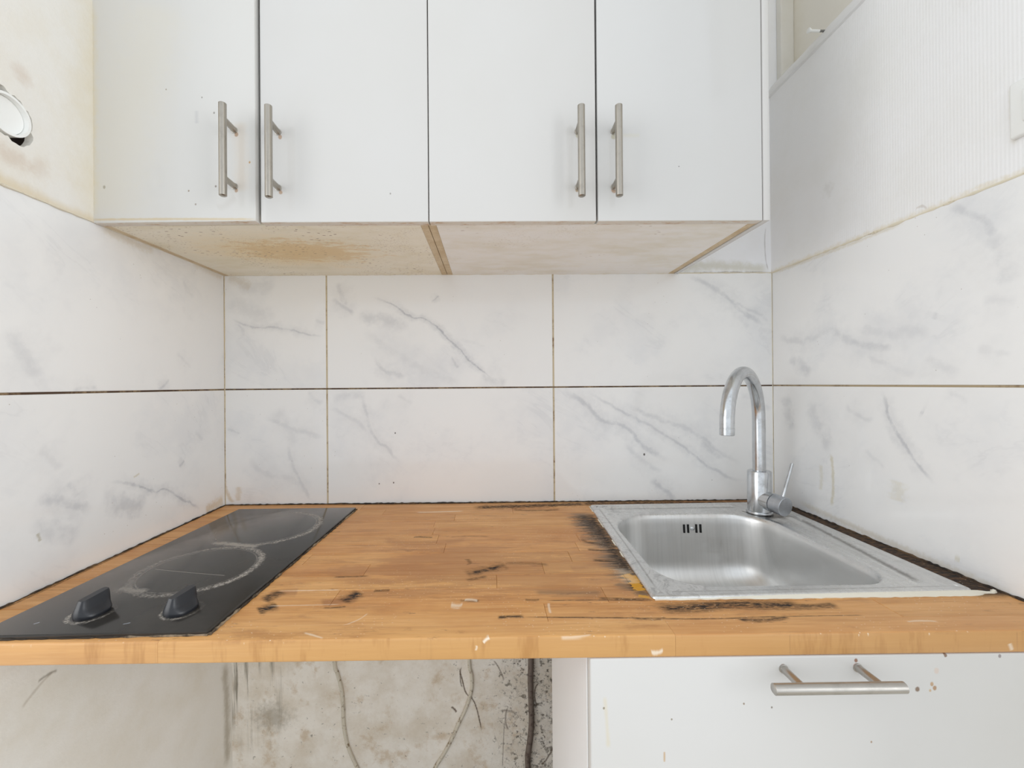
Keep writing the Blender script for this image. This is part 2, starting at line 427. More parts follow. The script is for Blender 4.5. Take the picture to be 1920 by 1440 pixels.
BL = marble('marble_tile_lower_left', 'xz', [
    ([(-0.1664, 1.1346), (-0.1033, 1.1058), (-0.0542, 1.0884), (-0.0050, 1.0739)], .012, .30), ([(-0.1036, 1.0663), (-0.0927, 1.0069), (-0.0733, 0.9573), (-0.0314, 0.9046)], .008, .32),
    ([(-0.2021, 1.0361), (-0.1673, 0.9864), (-0.1042, 0.9675), (-0.0621, 0.9431)], .012, .22), ([(-0.2662, 1.1016), (-0.2270, 1.0899)], .005, .35), ([(-0.0535, 1.1972), (-0.0325, 1.1787), (-0.0072, 1.1658)], .010, .25),
    ([(-0.1593, 1.1416), (-0.1173, 1.1200), (-0.0826, 1.0491)], .03, .2)], stains=[([(-0.2365, 0.9095), (-0.2350, 0.9307), (-0.2335, 0.9490)], .012, .35, (196, 170, 120)), ([(-0.2670, 0.9662), (-0.2644, 0.9310), (-0.2449, 0.9068)], .008, .5, (196, 170, 120))], seed=4)
BMd = marble('marble_tile_lower_middle', 'xz', [
    ([(0.0888, 1.1947), (0.1054, 1.1394), (0.1220, 1.0827), (0.1612, 1.0441), (0.1948, 1.0014)], .007, .42), ([(0.0039, 1.1501), (0.0518, 1.1328), (0.1163, 1.0870)], .010, .28),
    ([(0.1863, 1.1911), (0.2285, 1.1639)], .010, .22), ([(0.0097, 1.1727), (0.0662, 1.1864), (0.1084, 1.1719)], .018, .25)],
    dots=((0.1799, 1.0864)+(.0022,), (0.1747, 0.9549)+(.0022,), (0.1366, 0.9524)+(.002,)), seed=5)
BR = marble('marble_tile_lower_right', 'xz', [
    ([(0.6218, 1.1991), (0.6870, 1.1588), (0.7252, 1.1201), (0.7892, 1.0982), (0.8530, 1.0379), (0.9199, 1.0088)], .010, .55),
    ([(0.6830, 1.1944), (0.7611, 1.1525), (0.8322, 1.1149), (0.9033, 1.0716), (0.9744, 1.0254), (1.0313, 0.9793), (1.1228, 0.9499)], .007, .55),
    ([(0.7755, 1.1666), (0.8822, 1.1188), (0.9606, 1.0882), (1.0247, 1.0420), (1.1060, 0.9928)], .011, .40), ([(0.8566, 0.9582), (0.8878, 0.9337), (0.9275, 0.8977)], .011, .5),
    ([(0.7889, 1.0612), (0.8455, 1.0038), (0.8953, 0.9763)], .012, .3), ([(0.9891, 1.0652), (1.0246, 1.0306), (1.0603, 1.0132)], .014, .4), ([(1.0977, 1.1883), (1.1620, 1.1521), (1.1892, 1.1376)], .013, .22)],
    dots=((0.8428, 1.0238)+(.0032,), (1.0239, 0.9537)+(.001,)), seed=6)
mats = [[BL, BMd, BR], [TL, TM, TR]]
for r, (z0, z1) in enumerate(rows):
    for c in range(3): tile(wb, 'y', BX[2*c], BX[2*c+1], z0, z1, 0., mats[r][c])
def joints(parent, name, segs, mat, axis='y', face=0., t=.0014):
    for i, (a0, a1, z0, z1) in enumerate(segs):
        bm = nb()
        if axis == 'y': box(bm, a0, a1, face-.0002+.0012, face+.004, z0, z1)
        elif face < .4: box(bm, face-.004, face-.001, a0, a1, z0, z1)
        else: box(bm, face+.001, face+.004, a0, a1, z0, z1)
        link(name, bm, mat, parent)
joints(wb, 'joint', [(XL+.001, XR-.001, ZJ-.0019, ZJ+.0019)], MG_H)
# sealant lines along the top of the tiles and the worktop
def bead(name, pts, rad, mat, parent, jit=.35, n=7, step=.012, seed=1, flat=1.):
    rnd = random.Random(seed); P = []
    for a, b in zip(pts, pts[1:]):
        a, b = Vector(a), Vector(b); k = max(2, int((b-a).length/step))
        P += [a.lerp(b, i/k) for i in range(k)]
    P.append(Vector(pts[-1]))
    rr = [rad*(1+rnd.uniform(-jit, jit)) for _ in P]
    bm = nb(); tube(bm, P, rr, n)
    return link(name, bm, mat, parent, smooth=True)
M_CAULK = grout_mat('old_caulk', (224, 216, 196), (160, 134, 96), .74)
bead('caulk', [(XL+.001, .0005, ZT+.0005), (.45, .0005, ZT+.0005), (XR-.002, .0005, ZT+.0005)], .0016, M_CAULK, wb, .5, seed=3)
bead('caulk', [(XL+.0003, .0005, .902), (XL+.0003, .0005, ZT)], .0017, MG_V, wb, .3, seed=4)
bead('caulk', [(XR-.0003, .0005, .902), (XR-.0003, .0005, ZT)], .0012, M_CAULK, wb, .3, seed=5)

# ---- left wall
wl = structure(empty('wall_left', (XL, -.3, 0)), 'left wall, tiled to the cabinets, painted plaster above')
YL = -.57
LU = marble('marble_tile_left_upper', 'yz', [
    ([(-0.5064, 1.3030), (-0.4857, 1.2675), (-0.4572, 1.2263)], .018, .28), ([(-0.2268, 1.2086), (-0.2047, 1.2176), (-0.1924, 1.2316)], .006, .5), ([(-0.4092, 1.2000), (-0.3808, 1.2123), (-0.3607, 1.2054)], .008, .35),
    ([(-0.1469, 1.4652), (-0.1351, 1.4372), (-0.1121, 1.4232)], .008, .18), ([(-0.1730, 1.2915), (-0.1433, 1.2692), (-0.1224, 1.2577)], .008, .18)],
    stains=[([(-0.3538, 1.5046), (-0.2974, 1.4997), (-0.2319, 1.4997)], .014, .30, (196, 176, 136)), ([(-0.1204, 1.5098), (-0.0432, 1.5024), (-0.0045, 1.5013)], .014, .25, (196, 176, 136))], seed=7, tint=(241, 241, 240))
LL = marble('marble_tile_left_lower', 'yz', [
    ([(-0.3458, 1.0367), (-0.3214, 1.0369), (-0.2881, 1.0251), (-0.2326, 0.9943), (-0.2033, 0.9915), (-0.1674, 0.9681), (-0.1321, 0.9414), (-0.0921, 0.9160)], .0048, .75),
    ([(-0.1669, 1.0328), (-0.1485, 1.0463)], .005, .5), ([(-0.4719, 1.0371), (-0.4403, 1.0333), (-0.4055, 1.0175), (-0.3721, 0.9940)], .013, .45), ([(-0.3565, 1.0229), (-0.2945, 0.9861), (-0.2493, 0.9843)], .028, .45),
    ([(-0.4144, 1.0599), (-0.4072, 1.0449), (-0.4009, 1.0252)], .014, .4), ([(-0.4600, 1.1242), (-0.4400, 1.0957), (-0.4248, 1.0798)], .012, .2), ([(-0.1147, 1.1060), (-0.0830, 1.0829)], .009, .25),
    ([(-0.4720, 1.0119), (-0.4487, 0.9918), (-0.3966, 0.9559)], .02, .3)],
    stains=[([(-0.0787, 0.9081), (-0.0381, 0.9136), (-0.0077, 0.9148)], .02, .5, (206, 180, 132)), ([(-0.4645, 0.9889), (-0.4599, 0.9748)], .004, .5, (160, 150, 110)),
            ([(-0.2880, 1.0366), (-0.2728, 1.0407)], .003, .4, (190, 176, 130))], seed=8, tint=(241, 241, 240))
tile(wl, 'x', YL+.002, -.0012, .8805, ZJ-.0018, XL, LL)
tile(wl, 'x', YL+.002, -.0012, ZJ+.0018, ZT, XL, LU)
link('grout', box(nb(), XL-.011, XL-.0022, YL+.002, -.0005, .876, ZT), MG_V, wl)
joints(wl, 'joint', [(YL+.002, -.001, ZJ-.0019, ZJ+.0019)], MG_H, 'x', XL)
M_LEFT_LOW = paint('plaster_left_below', (240, 238, 232), rough=.8, warm=.5, bumps=.5, stains=(
    ([(-0.4947, 0.7406), (-0.4726, 0.7561), (-0.4489, 0.7660)], .004, .35, (160, 146, 122)), ([(-0.4726, 0.7642), (-0.4610, 0.7659), (-0.4423, 0.7632)], .004, .6, (120, 108, 90)),
    ([(-0.0214, 0.5015), (-0.0115, 0.3698), (-0.0108, 0.2162)], .02, .55, (150, 138, 112))))
link('plaster', box(nb(), XL-.12, XL+.0075, YL, .02, 0, .870), M_LEFT_LOW, wl)['label'] = 'bare plaster below the worktop'

def left_upper():
    m = N('painted_plaster_left_above')
    n = m.noise(m.pos, 7, 5, .65); f = m.noise(m.pos, 90, 4, .7)
    col = m.mix(m.op('MULTIPLY', m.ramp(n, .4, .7), .5), lin(236, 234, 229), lin(230, 223, 208))
    # yellow grease towards the cabinet edge and along the tiles
    col = m.mix(m.op('MULTIPLY', m.ramp(m.op('MULTIPLY_ADD', n, .10, m.y), -.385, -.29), .45), col, lin(224, 212, 180))
    col = m.mix(m.op('MULTIPLY', m.ramp(m.op('MULTIPLY_ADD', n, -.03, m.z), ZT+.004, ZT-.014), .55), col, lin(214, 194, 152))
    for cy, cz, ry, rz, st in ((-.482, 1.685, .022, .020, .45), (-.495, 1.553, .035, .022, .5), (-.46, 1.56, .02, .03, .35)):
        col = m.mix(m.blob(m.y, m.z, cy, cz, ry, rz, st, m.noise(m.pos, 40, 5, .7), 1.6, .9), col, lin(208, 190, 172))
    m.bump(m.op('MULTIPLY_ADD', f, .5, n), .35, .004)
    return m.out(col, .6)
M_LUP = left_upper()
# plaster with the ragged socket hole cut out (front face at XL+.0015, 12 mm deep)
HY, HZ, HR = -.503, 1.613, .0335
def holed_plaster():
    bm = nb(); n = 48; xf, xb = XL+.0012, XL-.012
    y0, y1, z0, z1 = YL, .0035, ZT+.0012, 2.8
    rnd = random.Random(5)
    inner, outer = [], []
    for k in range(n):
        a = 2*PI*k/n
        dirn = Vector((math.cos(a), math.sin(a)))
        r = .0318+rnd.uniform(-.0012, .0030)
        if -95 < math.degrees(math.atan2(dirn.y, dirn.x)) < -20: r += .009*abs(math.sin(2*(a)))   # broken lower right corner
        if 95 < math.degrees(math.atan2(dirn.y, dirn.x)) < 150: r += .006
        inner.append((HY+dirn.x*r, HZ+dirn.y*r))
        s = 1e9
        if dirn.x > 1e-6: s = min(s, (y1-HY)/dirn.x)
        if dirn.x < -1e-6: s = min(s, (y0-HY)/dirn.x)
        if dirn.y > 1e-6: s = min(s, (z1-HZ)/dirn.y)
        if dirn.y < -1e-6: s = min(s, (z0-HZ)/dirn.y)
        outer.append([HY+dirn.x*s, HZ+dirn.y*s])
    for cy, cz in ((y0, z0), (y0, z1), (y1, z0), (y1, z1)):    # snap nearest to the rectangle's corners
        k = min(range(n), key=lambda i: (outer[i][0]-cy)**2+(outer[i][1]-cz)**2); outer[k] = [cy, cz]
    F_ = [[bm.verts.new((x, a, b)) for a, b in ring] for x, ring in ((xf, inner), (xf, outer), (xb, inner))]
    for k in range(n):
        j = (k+1) % n
        bm.faces.new((F_[0][k], F_[0][j], F_[1][j], F_[1][k]))
        bm.faces.new((F_[2][k], F_[2][j], F_[0][j], F_[0][k]))
    return bm
link('plaster', holed_plaster(), M_LUP, wl)['label'] = 'painted plaster above the tiles, stained yellow near the cabinet'
M_CORE = paint('dark_cavity', (96, 84, 80), rough=.9)
link('masonry', box(nb(), XL-.12, XL-.045, YL, .0035, ZT+.0012, 2.8), M_CORE, wl)
link('wall_end', box(nb(), XL-.12, XL+.0005, YL-.012, YL, 0, 2.8), M_CEIL, wl)
bead('caulk', [(XL+.0012, -.001, ZT), (XL+.0012, YL+.002, ZT)], .0018, M_CAULK, wl, .5, seed=9)

# ---- the socket box in the hole
M_PLASTIC = paint('white_plastic', (244, 245, 243), rough=.35, warm=.1, bumps=.02)
sb = tag(empty('junction_box', (XL, HY, HZ)), 'round white empty electrical box in a broken hole, left wall above the tiles', 'electrical box')
def ringmesh(bm, r_in, r_out, x0, x1, n=40):
    rs = [[bm.verts.new((x, HY+math.cos(2*PI*k/n)*r, HZ+math.sin(2*PI*k/n)*r)) for k in range(n)]
          for r, x in ((r_in, x0), (r_in, x1), (r_out, x1), (r_out, x0))]
    for a, b in ((0, 1), (1, 2), (2, 3), (3, 0)):
        for k in range(n):
            j = (k+1) % n; bm.faces.new((rs[a][k], rs[a][j], rs[b][j], rs[b][k]))
    return bm
link('box_rim', ringmesh(nb(), .0262, .0298, XL-.034, XL+.0035), M_PLASTIC, sb, smooth=True)
bm = nb(); rod(bm, (XL-.034, HY, HZ), (XL-.030, HY, HZ), [(0, .0275), (.004, .0275)], 40)
link('box_back', bm, M_PLASTIC, sb)
bm = nb(); rr_ = []      # blank white disc, cut straight on its left side, just inside the rim
for k in range(33):
    a = -PI*.60+PI*1.20*k/32; rr_.append((HY+math.cos(a)*.0256, HZ+math.sin(a)*.0256))
fa = [bm.verts.new((XL-.004, a, b)) for a, b in rr_]; fb = [bm.verts.new((XL-.009, a, b)) for a, b in rr_]
bm.faces.new(fa); bm.faces.new(fb[::-1])
for k in range(33): bm.faces.new((fa[k], fa[(k+1) % 33], fb[(k+1) % 33], fb[k]))
link('blank_insert', bm, M_PLASTIC, sb)

# ---- right wall
wr = structure(empty('wall_right', (XR, -.4, 0)), 'right wall, tiled, wallpapered above, recessed at the top')
YR = -.93
RU = marble('marble_tile_right_upper', 'yz', [
    ([(-0.0142, 1.3332), (-0.1003, 1.3131), (-0.1968, 1.3246), (-0.2382, 1.3013), (-0.2762, 1.2844)], .013, .32), ([(-0.2316, 1.3088), (-0.2576, 1.2916), (-0.3112, 1.2792), (-0.3435, 1.2784)], .012, .38),
    ([(-0.0632, 1.2791), (-0.1082, 1.2477), (-0.1368, 1.2315)], .022, .38), ([(-0.2761, 1.2736), (-0.3219, 1.2445), (-0.3822, 1.2229)], .012, .24),
    ([(-0.3964, 1.2598), (-0.4345, 1.2307), (-0.4501, 1.2173)], .016, .22), ([(-0.2516, 1.3222), (-0.3226, 1.3058), (-0.3830, 1.2985), (-0.4098, 1.2816)], .018, .24),
    ([(-0.4354, 1.5034), (-0.4602, 1.4802), (-0.4888, 1.4539), (-0.5034, 1.4229)], .010, .38), ([(-0.4956, 1.4417), (-0.5052, 1.3986), (-0.5175, 1.3482)], .018, .28),
    ([(-0.4102, 1.3180), (-0.4163, 1.3306)], .007, .28), ([(-0.4730, 1.2685), (-0.5006, 1.2564), (-0.5198, 1.2511)], .010, .18), ([(-0.4808, 1.3402), (-0.5078, 1.3307), (-0.5267, 1.3308)], .014, .2)],
    stains=[([(-0.0061, 1.5047), (-0.1841, 1.5021), (-0.3660, 1.5038)], .006, .35, (206, 190, 150))], seed=9)
RL = marble('marble_tile_right_lower', 'yz', [
    ([(-0.3104, 1.2005), (-0.3243, 1.1680), (-0.3367, 1.1285), (-0.3617, 1.0921), (-0.3898, 1.0589), (-0.4117, 1.0343)], .0060, .60), ([(-0.2300, 1.1690), (-0.2560, 1.1480), (-0.2983, 1.1352)], .009, .28),
    ([(-0.1244, 1.1708), (-0.1485, 1.1221), (-0.1716, 1.0877), (-0.1936, 1.0550)], .022, .30), ([(-0.0386, 1.1814), (-0.0612, 1.1279), (-0.0701, 1.0884)], .022, .28),
    ([(-0.4260, 1.1998), (-0.4499, 1.1871), (-0.4649, 1.1792)], .008, .2), ([(-0.2739, 1.0789), (-0.2975, 1.0614), (-0.3198, 1.0449)], .008, .2), ([(-0.3863, 1.1598), (-0.3926, 1.1565)], .008, .3)],
    stains=[([(-0.1892, 1.0543), (-0.1958, 0.9964), (-0.1907, 0.9359)], .006, .45, (196, 184, 136)), ([(-0.3409, 1.0292), (-0.3459, 1.0105), (-0.3405, 0.9892)], .022, .22, (200, 188, 140)),
            ([(-0.1600, 1.0250), (-0.1628, 1.0011), (-0.1592, 0.9636)], .008, .25, (196, 184, 136)), ([(-0.0863, 0.9189), (-0.2958, 0.9084), (-0.4394, 0.9031), (-0.5261, 0.9047)], .010, .28, (180, 160, 110)),
            ([(-0.4396, 0.9250), (-0.4474, 0.9239)], .008, .3, (190, 180, 130))], seed=10)
tile(wr, 'x', YR+.3, -.0012, .8805, ZJ-.0018, XR, RL)
tile(wr, 'x', YR+.3, -.0012, ZJ+.0018, ZT, XR, RU)
M_RT = marble('marble_tile_right_outer', 'yz', [], seed=11)
tile(wr, 'x', YR+.002, YR+.296, .8805, ZJ-.0018, XR, M_RT)
tile(wr, 'x', YR+.002, YR+.296, ZJ+.0018, ZT, XR, M_RT)
link('grout', box(nb(), XR+.0022, XR+.011, YR+.002, -.0005, .876, ZT), MG_V, wr)
joints(wr, 'joint', [(YR+.002, -.001, ZJ-.0012, ZJ+.0012)], MG_R, 'x', XR)
link('plaster', box(nb(), XR+.004, XR+.2, YR, .02, 0, .870), M_LEFT_LOW, wr)['label'] = 'plaster below the tiles'
def wallpaper():
    m = N('painted_woven_wallpaper')
    n = m.noise(m.pos, 6, 5, .6); f = m.noise(m.pos, 90, 3, .6)
    k = 2*PI/.0052
    gy = m.op('SINE', m.op('MULTIPLY', m.y, k)); gz = m.op('SINE', m.op('MULTIPLY', m.z, k*.8))
    weave = m.op('MULTIPLY_ADD', gz, .45, gy)
    amt = m.ramp(m.op('MULTIPLY_ADD', n, .25, m.y), -.02, -.22, .12, 1.)
    h = m.op('MULTIPLY_ADD', f, .8, m.op('MULTIPLY', m.op('MULTIPLY', weave, amt), .35))
    h = m.op('ADD', h, m.op('MULTIPLY', n, 1.2))
    m.bump(h, .15, .0016)
    col = m.mix(m.op('MULTIPLY', m.ramp(n, .4, .7), .5), lin(243, 243, 243), lin(236, 235, 231))
    near = m.op('MULTIPLY', m.ramp(m.op('MULTIPLY_ADD', f, -.02, m.z), ZT+.002, ZT-.010), .5)
    col = m.mix(near, col, lin(222, 208, 176))
    col = m.mix(m.stroke(m.y, m.z, [(-0.5201, 1.6418), (-0.5216, 1.5982), (-0.5237, 1.5507)], .006, .35, None, .8, f), col, lin(206, 196, 172))
    col = m.mix(m.stroke(m.y, m.z, [(-0.1689, 1.5032), (-0.1841, 1.5033), (-0.2160, 1.5027)], .003, .9, None, 1., f), col, lin(120, 86, 56))
    col = m.mix(m.stroke(m.y, m.z, [(-0.3805, 1.5144), (-0.3871, 1.5211), (-0.4015, 1.5113)], .003, .3, None, 2.2, f), col, lin(150, 126, 94))
    col = m.mix(m.blob(m.y, m.z, (-0.1888, 1.6438)[0], (-0.1888, 1.6438)[1], .022, .026, .16, f, 1.8, .95), col, lin(186, 180, 168))
    return m.out(col, .5)
M_PAPER = wallpaper()
ZB0, ZB1 = 1.978, 2.012
bm = nb(); box(bm, XR+.0005, XR+.2, YR, .0035, ZT+.0012, ZB0+.006)
link('wallpaper_panel', bm, M_PAPER, wr)
bead('caulk', [(XR+.0008, -.001, ZT), (XR+.0008, YR+.01, ZT)], .0022, M_CAULK, wr, .6, seed=12)
link('wall_end', box(nb(), XR+.0005, XR+.2, YR-.012, YR, 0, 2.8), M_CEIL, wr)
M_CREAM = paint('cream_upper_paint', (234, 230, 220), rough=.6, warm=.4, bumps=.15)
link('recessed_wall', box(nb(), XR+.055, XR+.2, YR, .0035, ZB1-.002, 2.8), M_CREAM, wr)['label'] = 'cream painted wall set back above the ledge'
# rough rounded capping along the top of the thicker lower wall
M_CAP = paint('ledge_paint', (236, 236, 236), rough=.5, warm=.25, bumps=.4)
bm = nb()
rnd = random.Random(3); secs = []
for i in range(48):
    y = .003-(abs(YR)-.005)*i/47
    j = rnd.uniform(-.0012, .0012)
    prof = [(XR+.0004, ZB0), (XR-.004+j, ZB0+.003), (XR-.0055+j, ZB0+.010+j), (XR-.002+j, ZB0+.018), (XR+.004, ZB1-.004+j), (XR+.012, ZB1+j), (XR+.06, ZB1), (XR+.06, ZB0)]
    secs.append([bm.verts.new((a, y, b)) for a, b in prof])
for a, b in zip(secs, secs[1:]):
    for k in range(8): bm.faces.new((a[k], a[(k+1) % 8], b[(k+1) % 8], b[k]))
bm.faces.new(secs[0]); bm.faces.new(secs[-1][::-1])
tr = structure(link('trim_1', bm, M_CAP, smooth=True), 'rough painted ledge along the top of the thicker right wall')
tr2 = structure(link('trim_2', box(nb(), (1.2096, 2.0964)[0], XR+.0553, -.016, .0035, ZB1+.0005, 2.8, .003, 2), paint('corner_batten_paint', (228, 226, 220), rough=.55)), 'vertical painted batten in the back right corner above the ledge')
# ---- screw in the ledge
M_ZINC = steel('zinc_screw', (150, 150, 148), .35)
sy, sz = -.1796, 2.006
sc_ = tag(empty('wall_screw', (XR, sy, sz)), 'small screw with white painted head sticking out of the right wall ledge near the top', 'screw')
bm = nb(); rod(bm, (XR+.006, sy, sz), (XR-.02, sy, sz), [(.002*i, .0028 if i % 2 else .0022) for i in range(8)]+[(.016, .0020)], 12)
link('threaded_shank', bm, M_ZINC, sc_, smooth=True)
bm = nb(); rod(bm, (XR-.008, sy, sz), (XR-.033, sy, sz+.001), [(0, .0028), (.018, .0026), (.024, .0055), (.0255, .0055), (.026, .004)], 14)
link('screw_head', bm, M_PLASTIC, sc_, smooth=True)
# ---- cover plate at the right
py, pz = (-0.5241, 1.5966)
pl = tag(empty('switch_plate', (XR, -.565, 1.60)), 'white surface-mounted cover plate on the wallpapered right wall', 'switch plate')
bm = nb(); box(bm, XR-.009, XR+.0005, -.607, -.5245, 1.559, 1.638, .003, 3); link('backplate', bm, M_PLASTIC, pl, smooth=True)
bm = nb(); box(bm, XR-.0125, XR-.0085, -.590, -.5420, 1.576, 1.622, .0015, 2); link('rocker', bm, M_PLASTIC, pl, smooth=True)

# ------------------------------------------------------------------ wall cabinets
CT = 2.31
YB = -.352      # back of the doors = front of the carcass
def under_mat(name, base, yellow, speck):
    m = N(name)
    n = m.noise(m.scale(m.pos, (1, 2.2, 1)), 7, 6, .68); f = m.noise(m.scale(m.pos, (1, 2.5, 1)), 60, 4, .7)
    col = m.mix(m.ramp(n, .35, .75), lin(*base), lin(base[0]-14, base[1]-18, base[2]-30))
    if yellow:
        yb = m.blob(m.x, m.y, -.02, -.19, .24, .16, 1., n, 1.8, .9)
        col = m.mix(m.op('MULTIPLY', yb, yellow*.75), col, lin(240, 216, 164))
        yb2 = m.blob(m.x, m.y, .03, -.20, .17, .085, 1., m.noise(m.scale(m.pos, (1, 2, 1)), 26, 6, .75), 3.2, .5)
        col = m.mix(m.op('MULTIPLY', yb2, yellow*.60), col, lin(220, 180, 104))
    for sc, th, st in ((34, .13, .9), (62, .13, .8), (110, .15, .6)):
        v = m.vor2(m.op('ADD', m.x, m.op('MULTIPLY', f, .012)), m.op('ADD', m.y, m.op('MULTIPLY', n, .012)), sc, 1., 2.2)
        msk = m.ramp(m.noise(m.add(m.pos, (sc, 0, 0)), 9, 3), .50 if speck > .5 else .60, .62 if speck > .5 else .68)
        col = m.mix(m.op('MULTIPLY', m.op('MULTIPLY', m.ramp(v, th, th*.5), msk), st*speck), col, lin(122, 72, 32))
    return m.out(col, .45)
M_UL = under_mat('greasy_underside_left', (250, 244, 228), .85, .9)
M_UR = under_mat('underside_right', (252, 250, 247), 0., .5)
M_EDGE = grout_mat('cream_edge_strip', (222, 205, 176), (206, 184, 150), .55)
M_CARC = lacquer('carcass_white', (232, 232, 230), rough=.3)
M_DOOR = lacquer('white_gloss_door', (213, 212, 210))
rust = (176, 146, 120)
def door_lip(name, yellow):
    m = N(name); n = m.noise(m.scale(m.pos, (1, 3, 3)), 30, 5, .75)
    col = m.mix(m.ramp(n, .50, .66, 0., yellow), lin(224, 216, 204), lin(186, 140, 82))
    return m.out(col, .35)
M_LIP = door_lip('stained_door_edge', .8)
M_DOOR1 = lacquer('white_gloss_door_greasy', (216, 215, 212), stains=(
    ([(-0.2771, 1.9010), (-0.2761, 1.7115), (-0.2772, 1.5089)], .022, .5, (220, 204, 160)), ([(-0.1493, 1.9011), (-0.1973, 1.7114), (-0.2453, 1.5088)], .10, .18, (226, 216, 188)),
    ([(-0.2790, 1.5108), (-0.1515, 1.5103), (0.0236, 1.5077)], .0035, .6, (206, 182, 130)), ([(-0.0074, 1.6826), (-0.0040, 1.6161), (-0.0053, 1.5544)], .02, .22, (226, 204, 176)),
    ([(-0.0827, 1.7017), (-0.0828, 1.6780)], .006, .35, (180, 180, 184)), ([(-0.0148, 1.5497), (-0.0290, 1.5355), (-0.0479, 1.5289)], .01, .25, (196, 192, 186))),
    dots=[(-0.0123, 1.6579)+(.004, rust), (-0.0129, 1.5591)+(.004, rust), (-0.0731, 1.7245)+(.0018, (150, 146, 140)), (-0.0516, 1.6969)+(.0018, (150, 146, 140)),
          (-0.0496, 1.5669)+(.002, (140, 130, 120)), (-0.0976, 1.5594)+(.002, (150, 130, 110)), (-0.2488, 1.5684)+(.003, (170, 164, 150)),
          (-0.1371, 1.7397)+(.0018, (160, 150, 130)), (0.0110, 1.6085)+(.002, (190, 150, 90)), (-0.0855, 1.5357)+(.0018, (160, 150, 140))])
M_DOOR2 = lacquer('white_gloss_door_second', (213, 212, 210), dots=[(0.0614, 1.6568)+(.004, rust), (0.0617, 1.5589)+(.004, rust), (0.2567, 1.5554)+(.0018, (150, 146, 140))])
M_DOOR3 = lacquer('white_gloss_door_third', (213, 212, 210), dots=[(0.5922, 1.6586)+(.005, (190, 186, 166)), (0.5904, 1.5610)+(.0045, (170, 150, 120))])
M_DOOR4 = lacquer('white_gloss_door_fourth', (213, 213, 212), dots=[(0.6563, 1.6565)+(.005, (190, 186, 166)), (0.6565, 1.5598)+(.006, rust), (0.7740, 1.6026)+(.0012, (90, 90, 90))],
    stains=(([(0.6660, 1.6584), (0.6899, 1.6584), (0.7043, 1.6584)], .006, .15, (214, 206, 160)),))

def handle(parent, x, dx, z0, z1, zp, yface, mat):
    """bar handle with two posts; one mesh"""
    bm = nb(); yb = yface-.035
    rod(bm, (x, yb, z0), (x, yb, z1), [(0, .0045), (.0012, .0062), (z1-z0-.0012, .0062), (z1-z0, .0045)], 28)
    for zz in zp:
        rod(bm, (x+dx, yface+.0002, zz), (x, yb, zz), [(0, .0058), (.0015, .0058), (.0018, .0048), (.035, .0048)], 18)
    return link('handle', bm, mat, parent, smooth=True)
def cabinet(xa, xb, label, under, cols, doors, hinge_mat):
    root = tag(empty('wall_cabinet', ((xa+xb)/2, 0, ZC)), label, 'cabinet', 'pair of white wall cabinets')
    t = .0135
    for s, (a, b) in enumerate(((xa, xa+t), (xb-t, xb))):
        bm = nb(); box(bm, a, b, YB+.001, -.001, ZC, CT, .0005)
        o = link('side_panel', bm, M_EDGE if False else cols, root)
    bm = nb(); box(bm, xa+t+.0004, xb-t-.0004, YB+.001, -.001, ZC+.0006, ZC+.016); o = link('bottom_panel', bm, under, root)
    o['label'] = 'grease-stained yellow underside' if under is M_UL else 'lightly speckled beige underside'
    link('top_panel', box(nb(), xa+t+.0004, xb-t-.0004, YB+.001, -.001, CT-.016, CT), M_CARC, root)
    link('back_panel', box(nb(), xa+t+.0004, xb-t-.0004, -.012, -.005, ZC+.017, CT-.017), M_CARC, root)
    for (a, b, yo, mat, hx, hdx) in doors:
        bm = nb()
        y0 = YD; y1 = YB
        def hin(v): return v
        box(bm, a, b, y0, y1, ZC-.0010, CT, .0016, 3)
        # door slightly open: turn about its left edge
        if yo:
            ang = -yo/(b-a)
            for v in bm.verts:
                px, pyy = v.co.x-a, v.co.y-y1
                v.co.x = a+px*math.cos(ang)-pyy*math.sin(ang); v.co.y = y1+px*math.sin(ang)+pyy*math.cos(ang)
        d = link('door', bm, mat, root, smooth=True, loc=(a, y0, ZC))
        d.data.materials.append(M_LIP)
        for p in d.data.polygons:
            if p.normal.z < -.9: p.material_index = 1
        yf = YD-(yo*(hx-a)/(b-a) if yo else 0)
        handle(d, hx, hdx, 1.5335, 1.6905, (1.566, 1.6655), yf, M_HANDLE_V)
    return root
c1 = cabinet(XL-.0005, .3205, 'white gloss two-door wall cabinet at left with greasy yellow underside, above the hob', M_UL, M_EDGE,
    [(XL+.0005, .0215, .007, M_DOOR1, -.0145, -.0012), (.0262, .3238, 0, M_DOOR2, .0590, -.001)], None)
c2 = cabinet(.3218, .9238, 'white gloss two-door wall cabinet at right with cleaner underside, towards the tap', M_UR, M_EDGE,
    [(.3256, .6245, 0, M_DOOR3, .5912, .001), (.6280, .9245, 0, M_DOOR4, .6555, .001)], None)
cp = tag(link('cover_panel', box(nb(), .9262, .9372, YD-.001, -.001, ZC-.001, CT, .0008, 2), M_DOOR, smooth=True, loc=(.9317, -.18, ZC)),
         'narrow white end panel on the right flank of the right wall cabinet', 'panel')
cp.data.materials.append(M_EDGE)

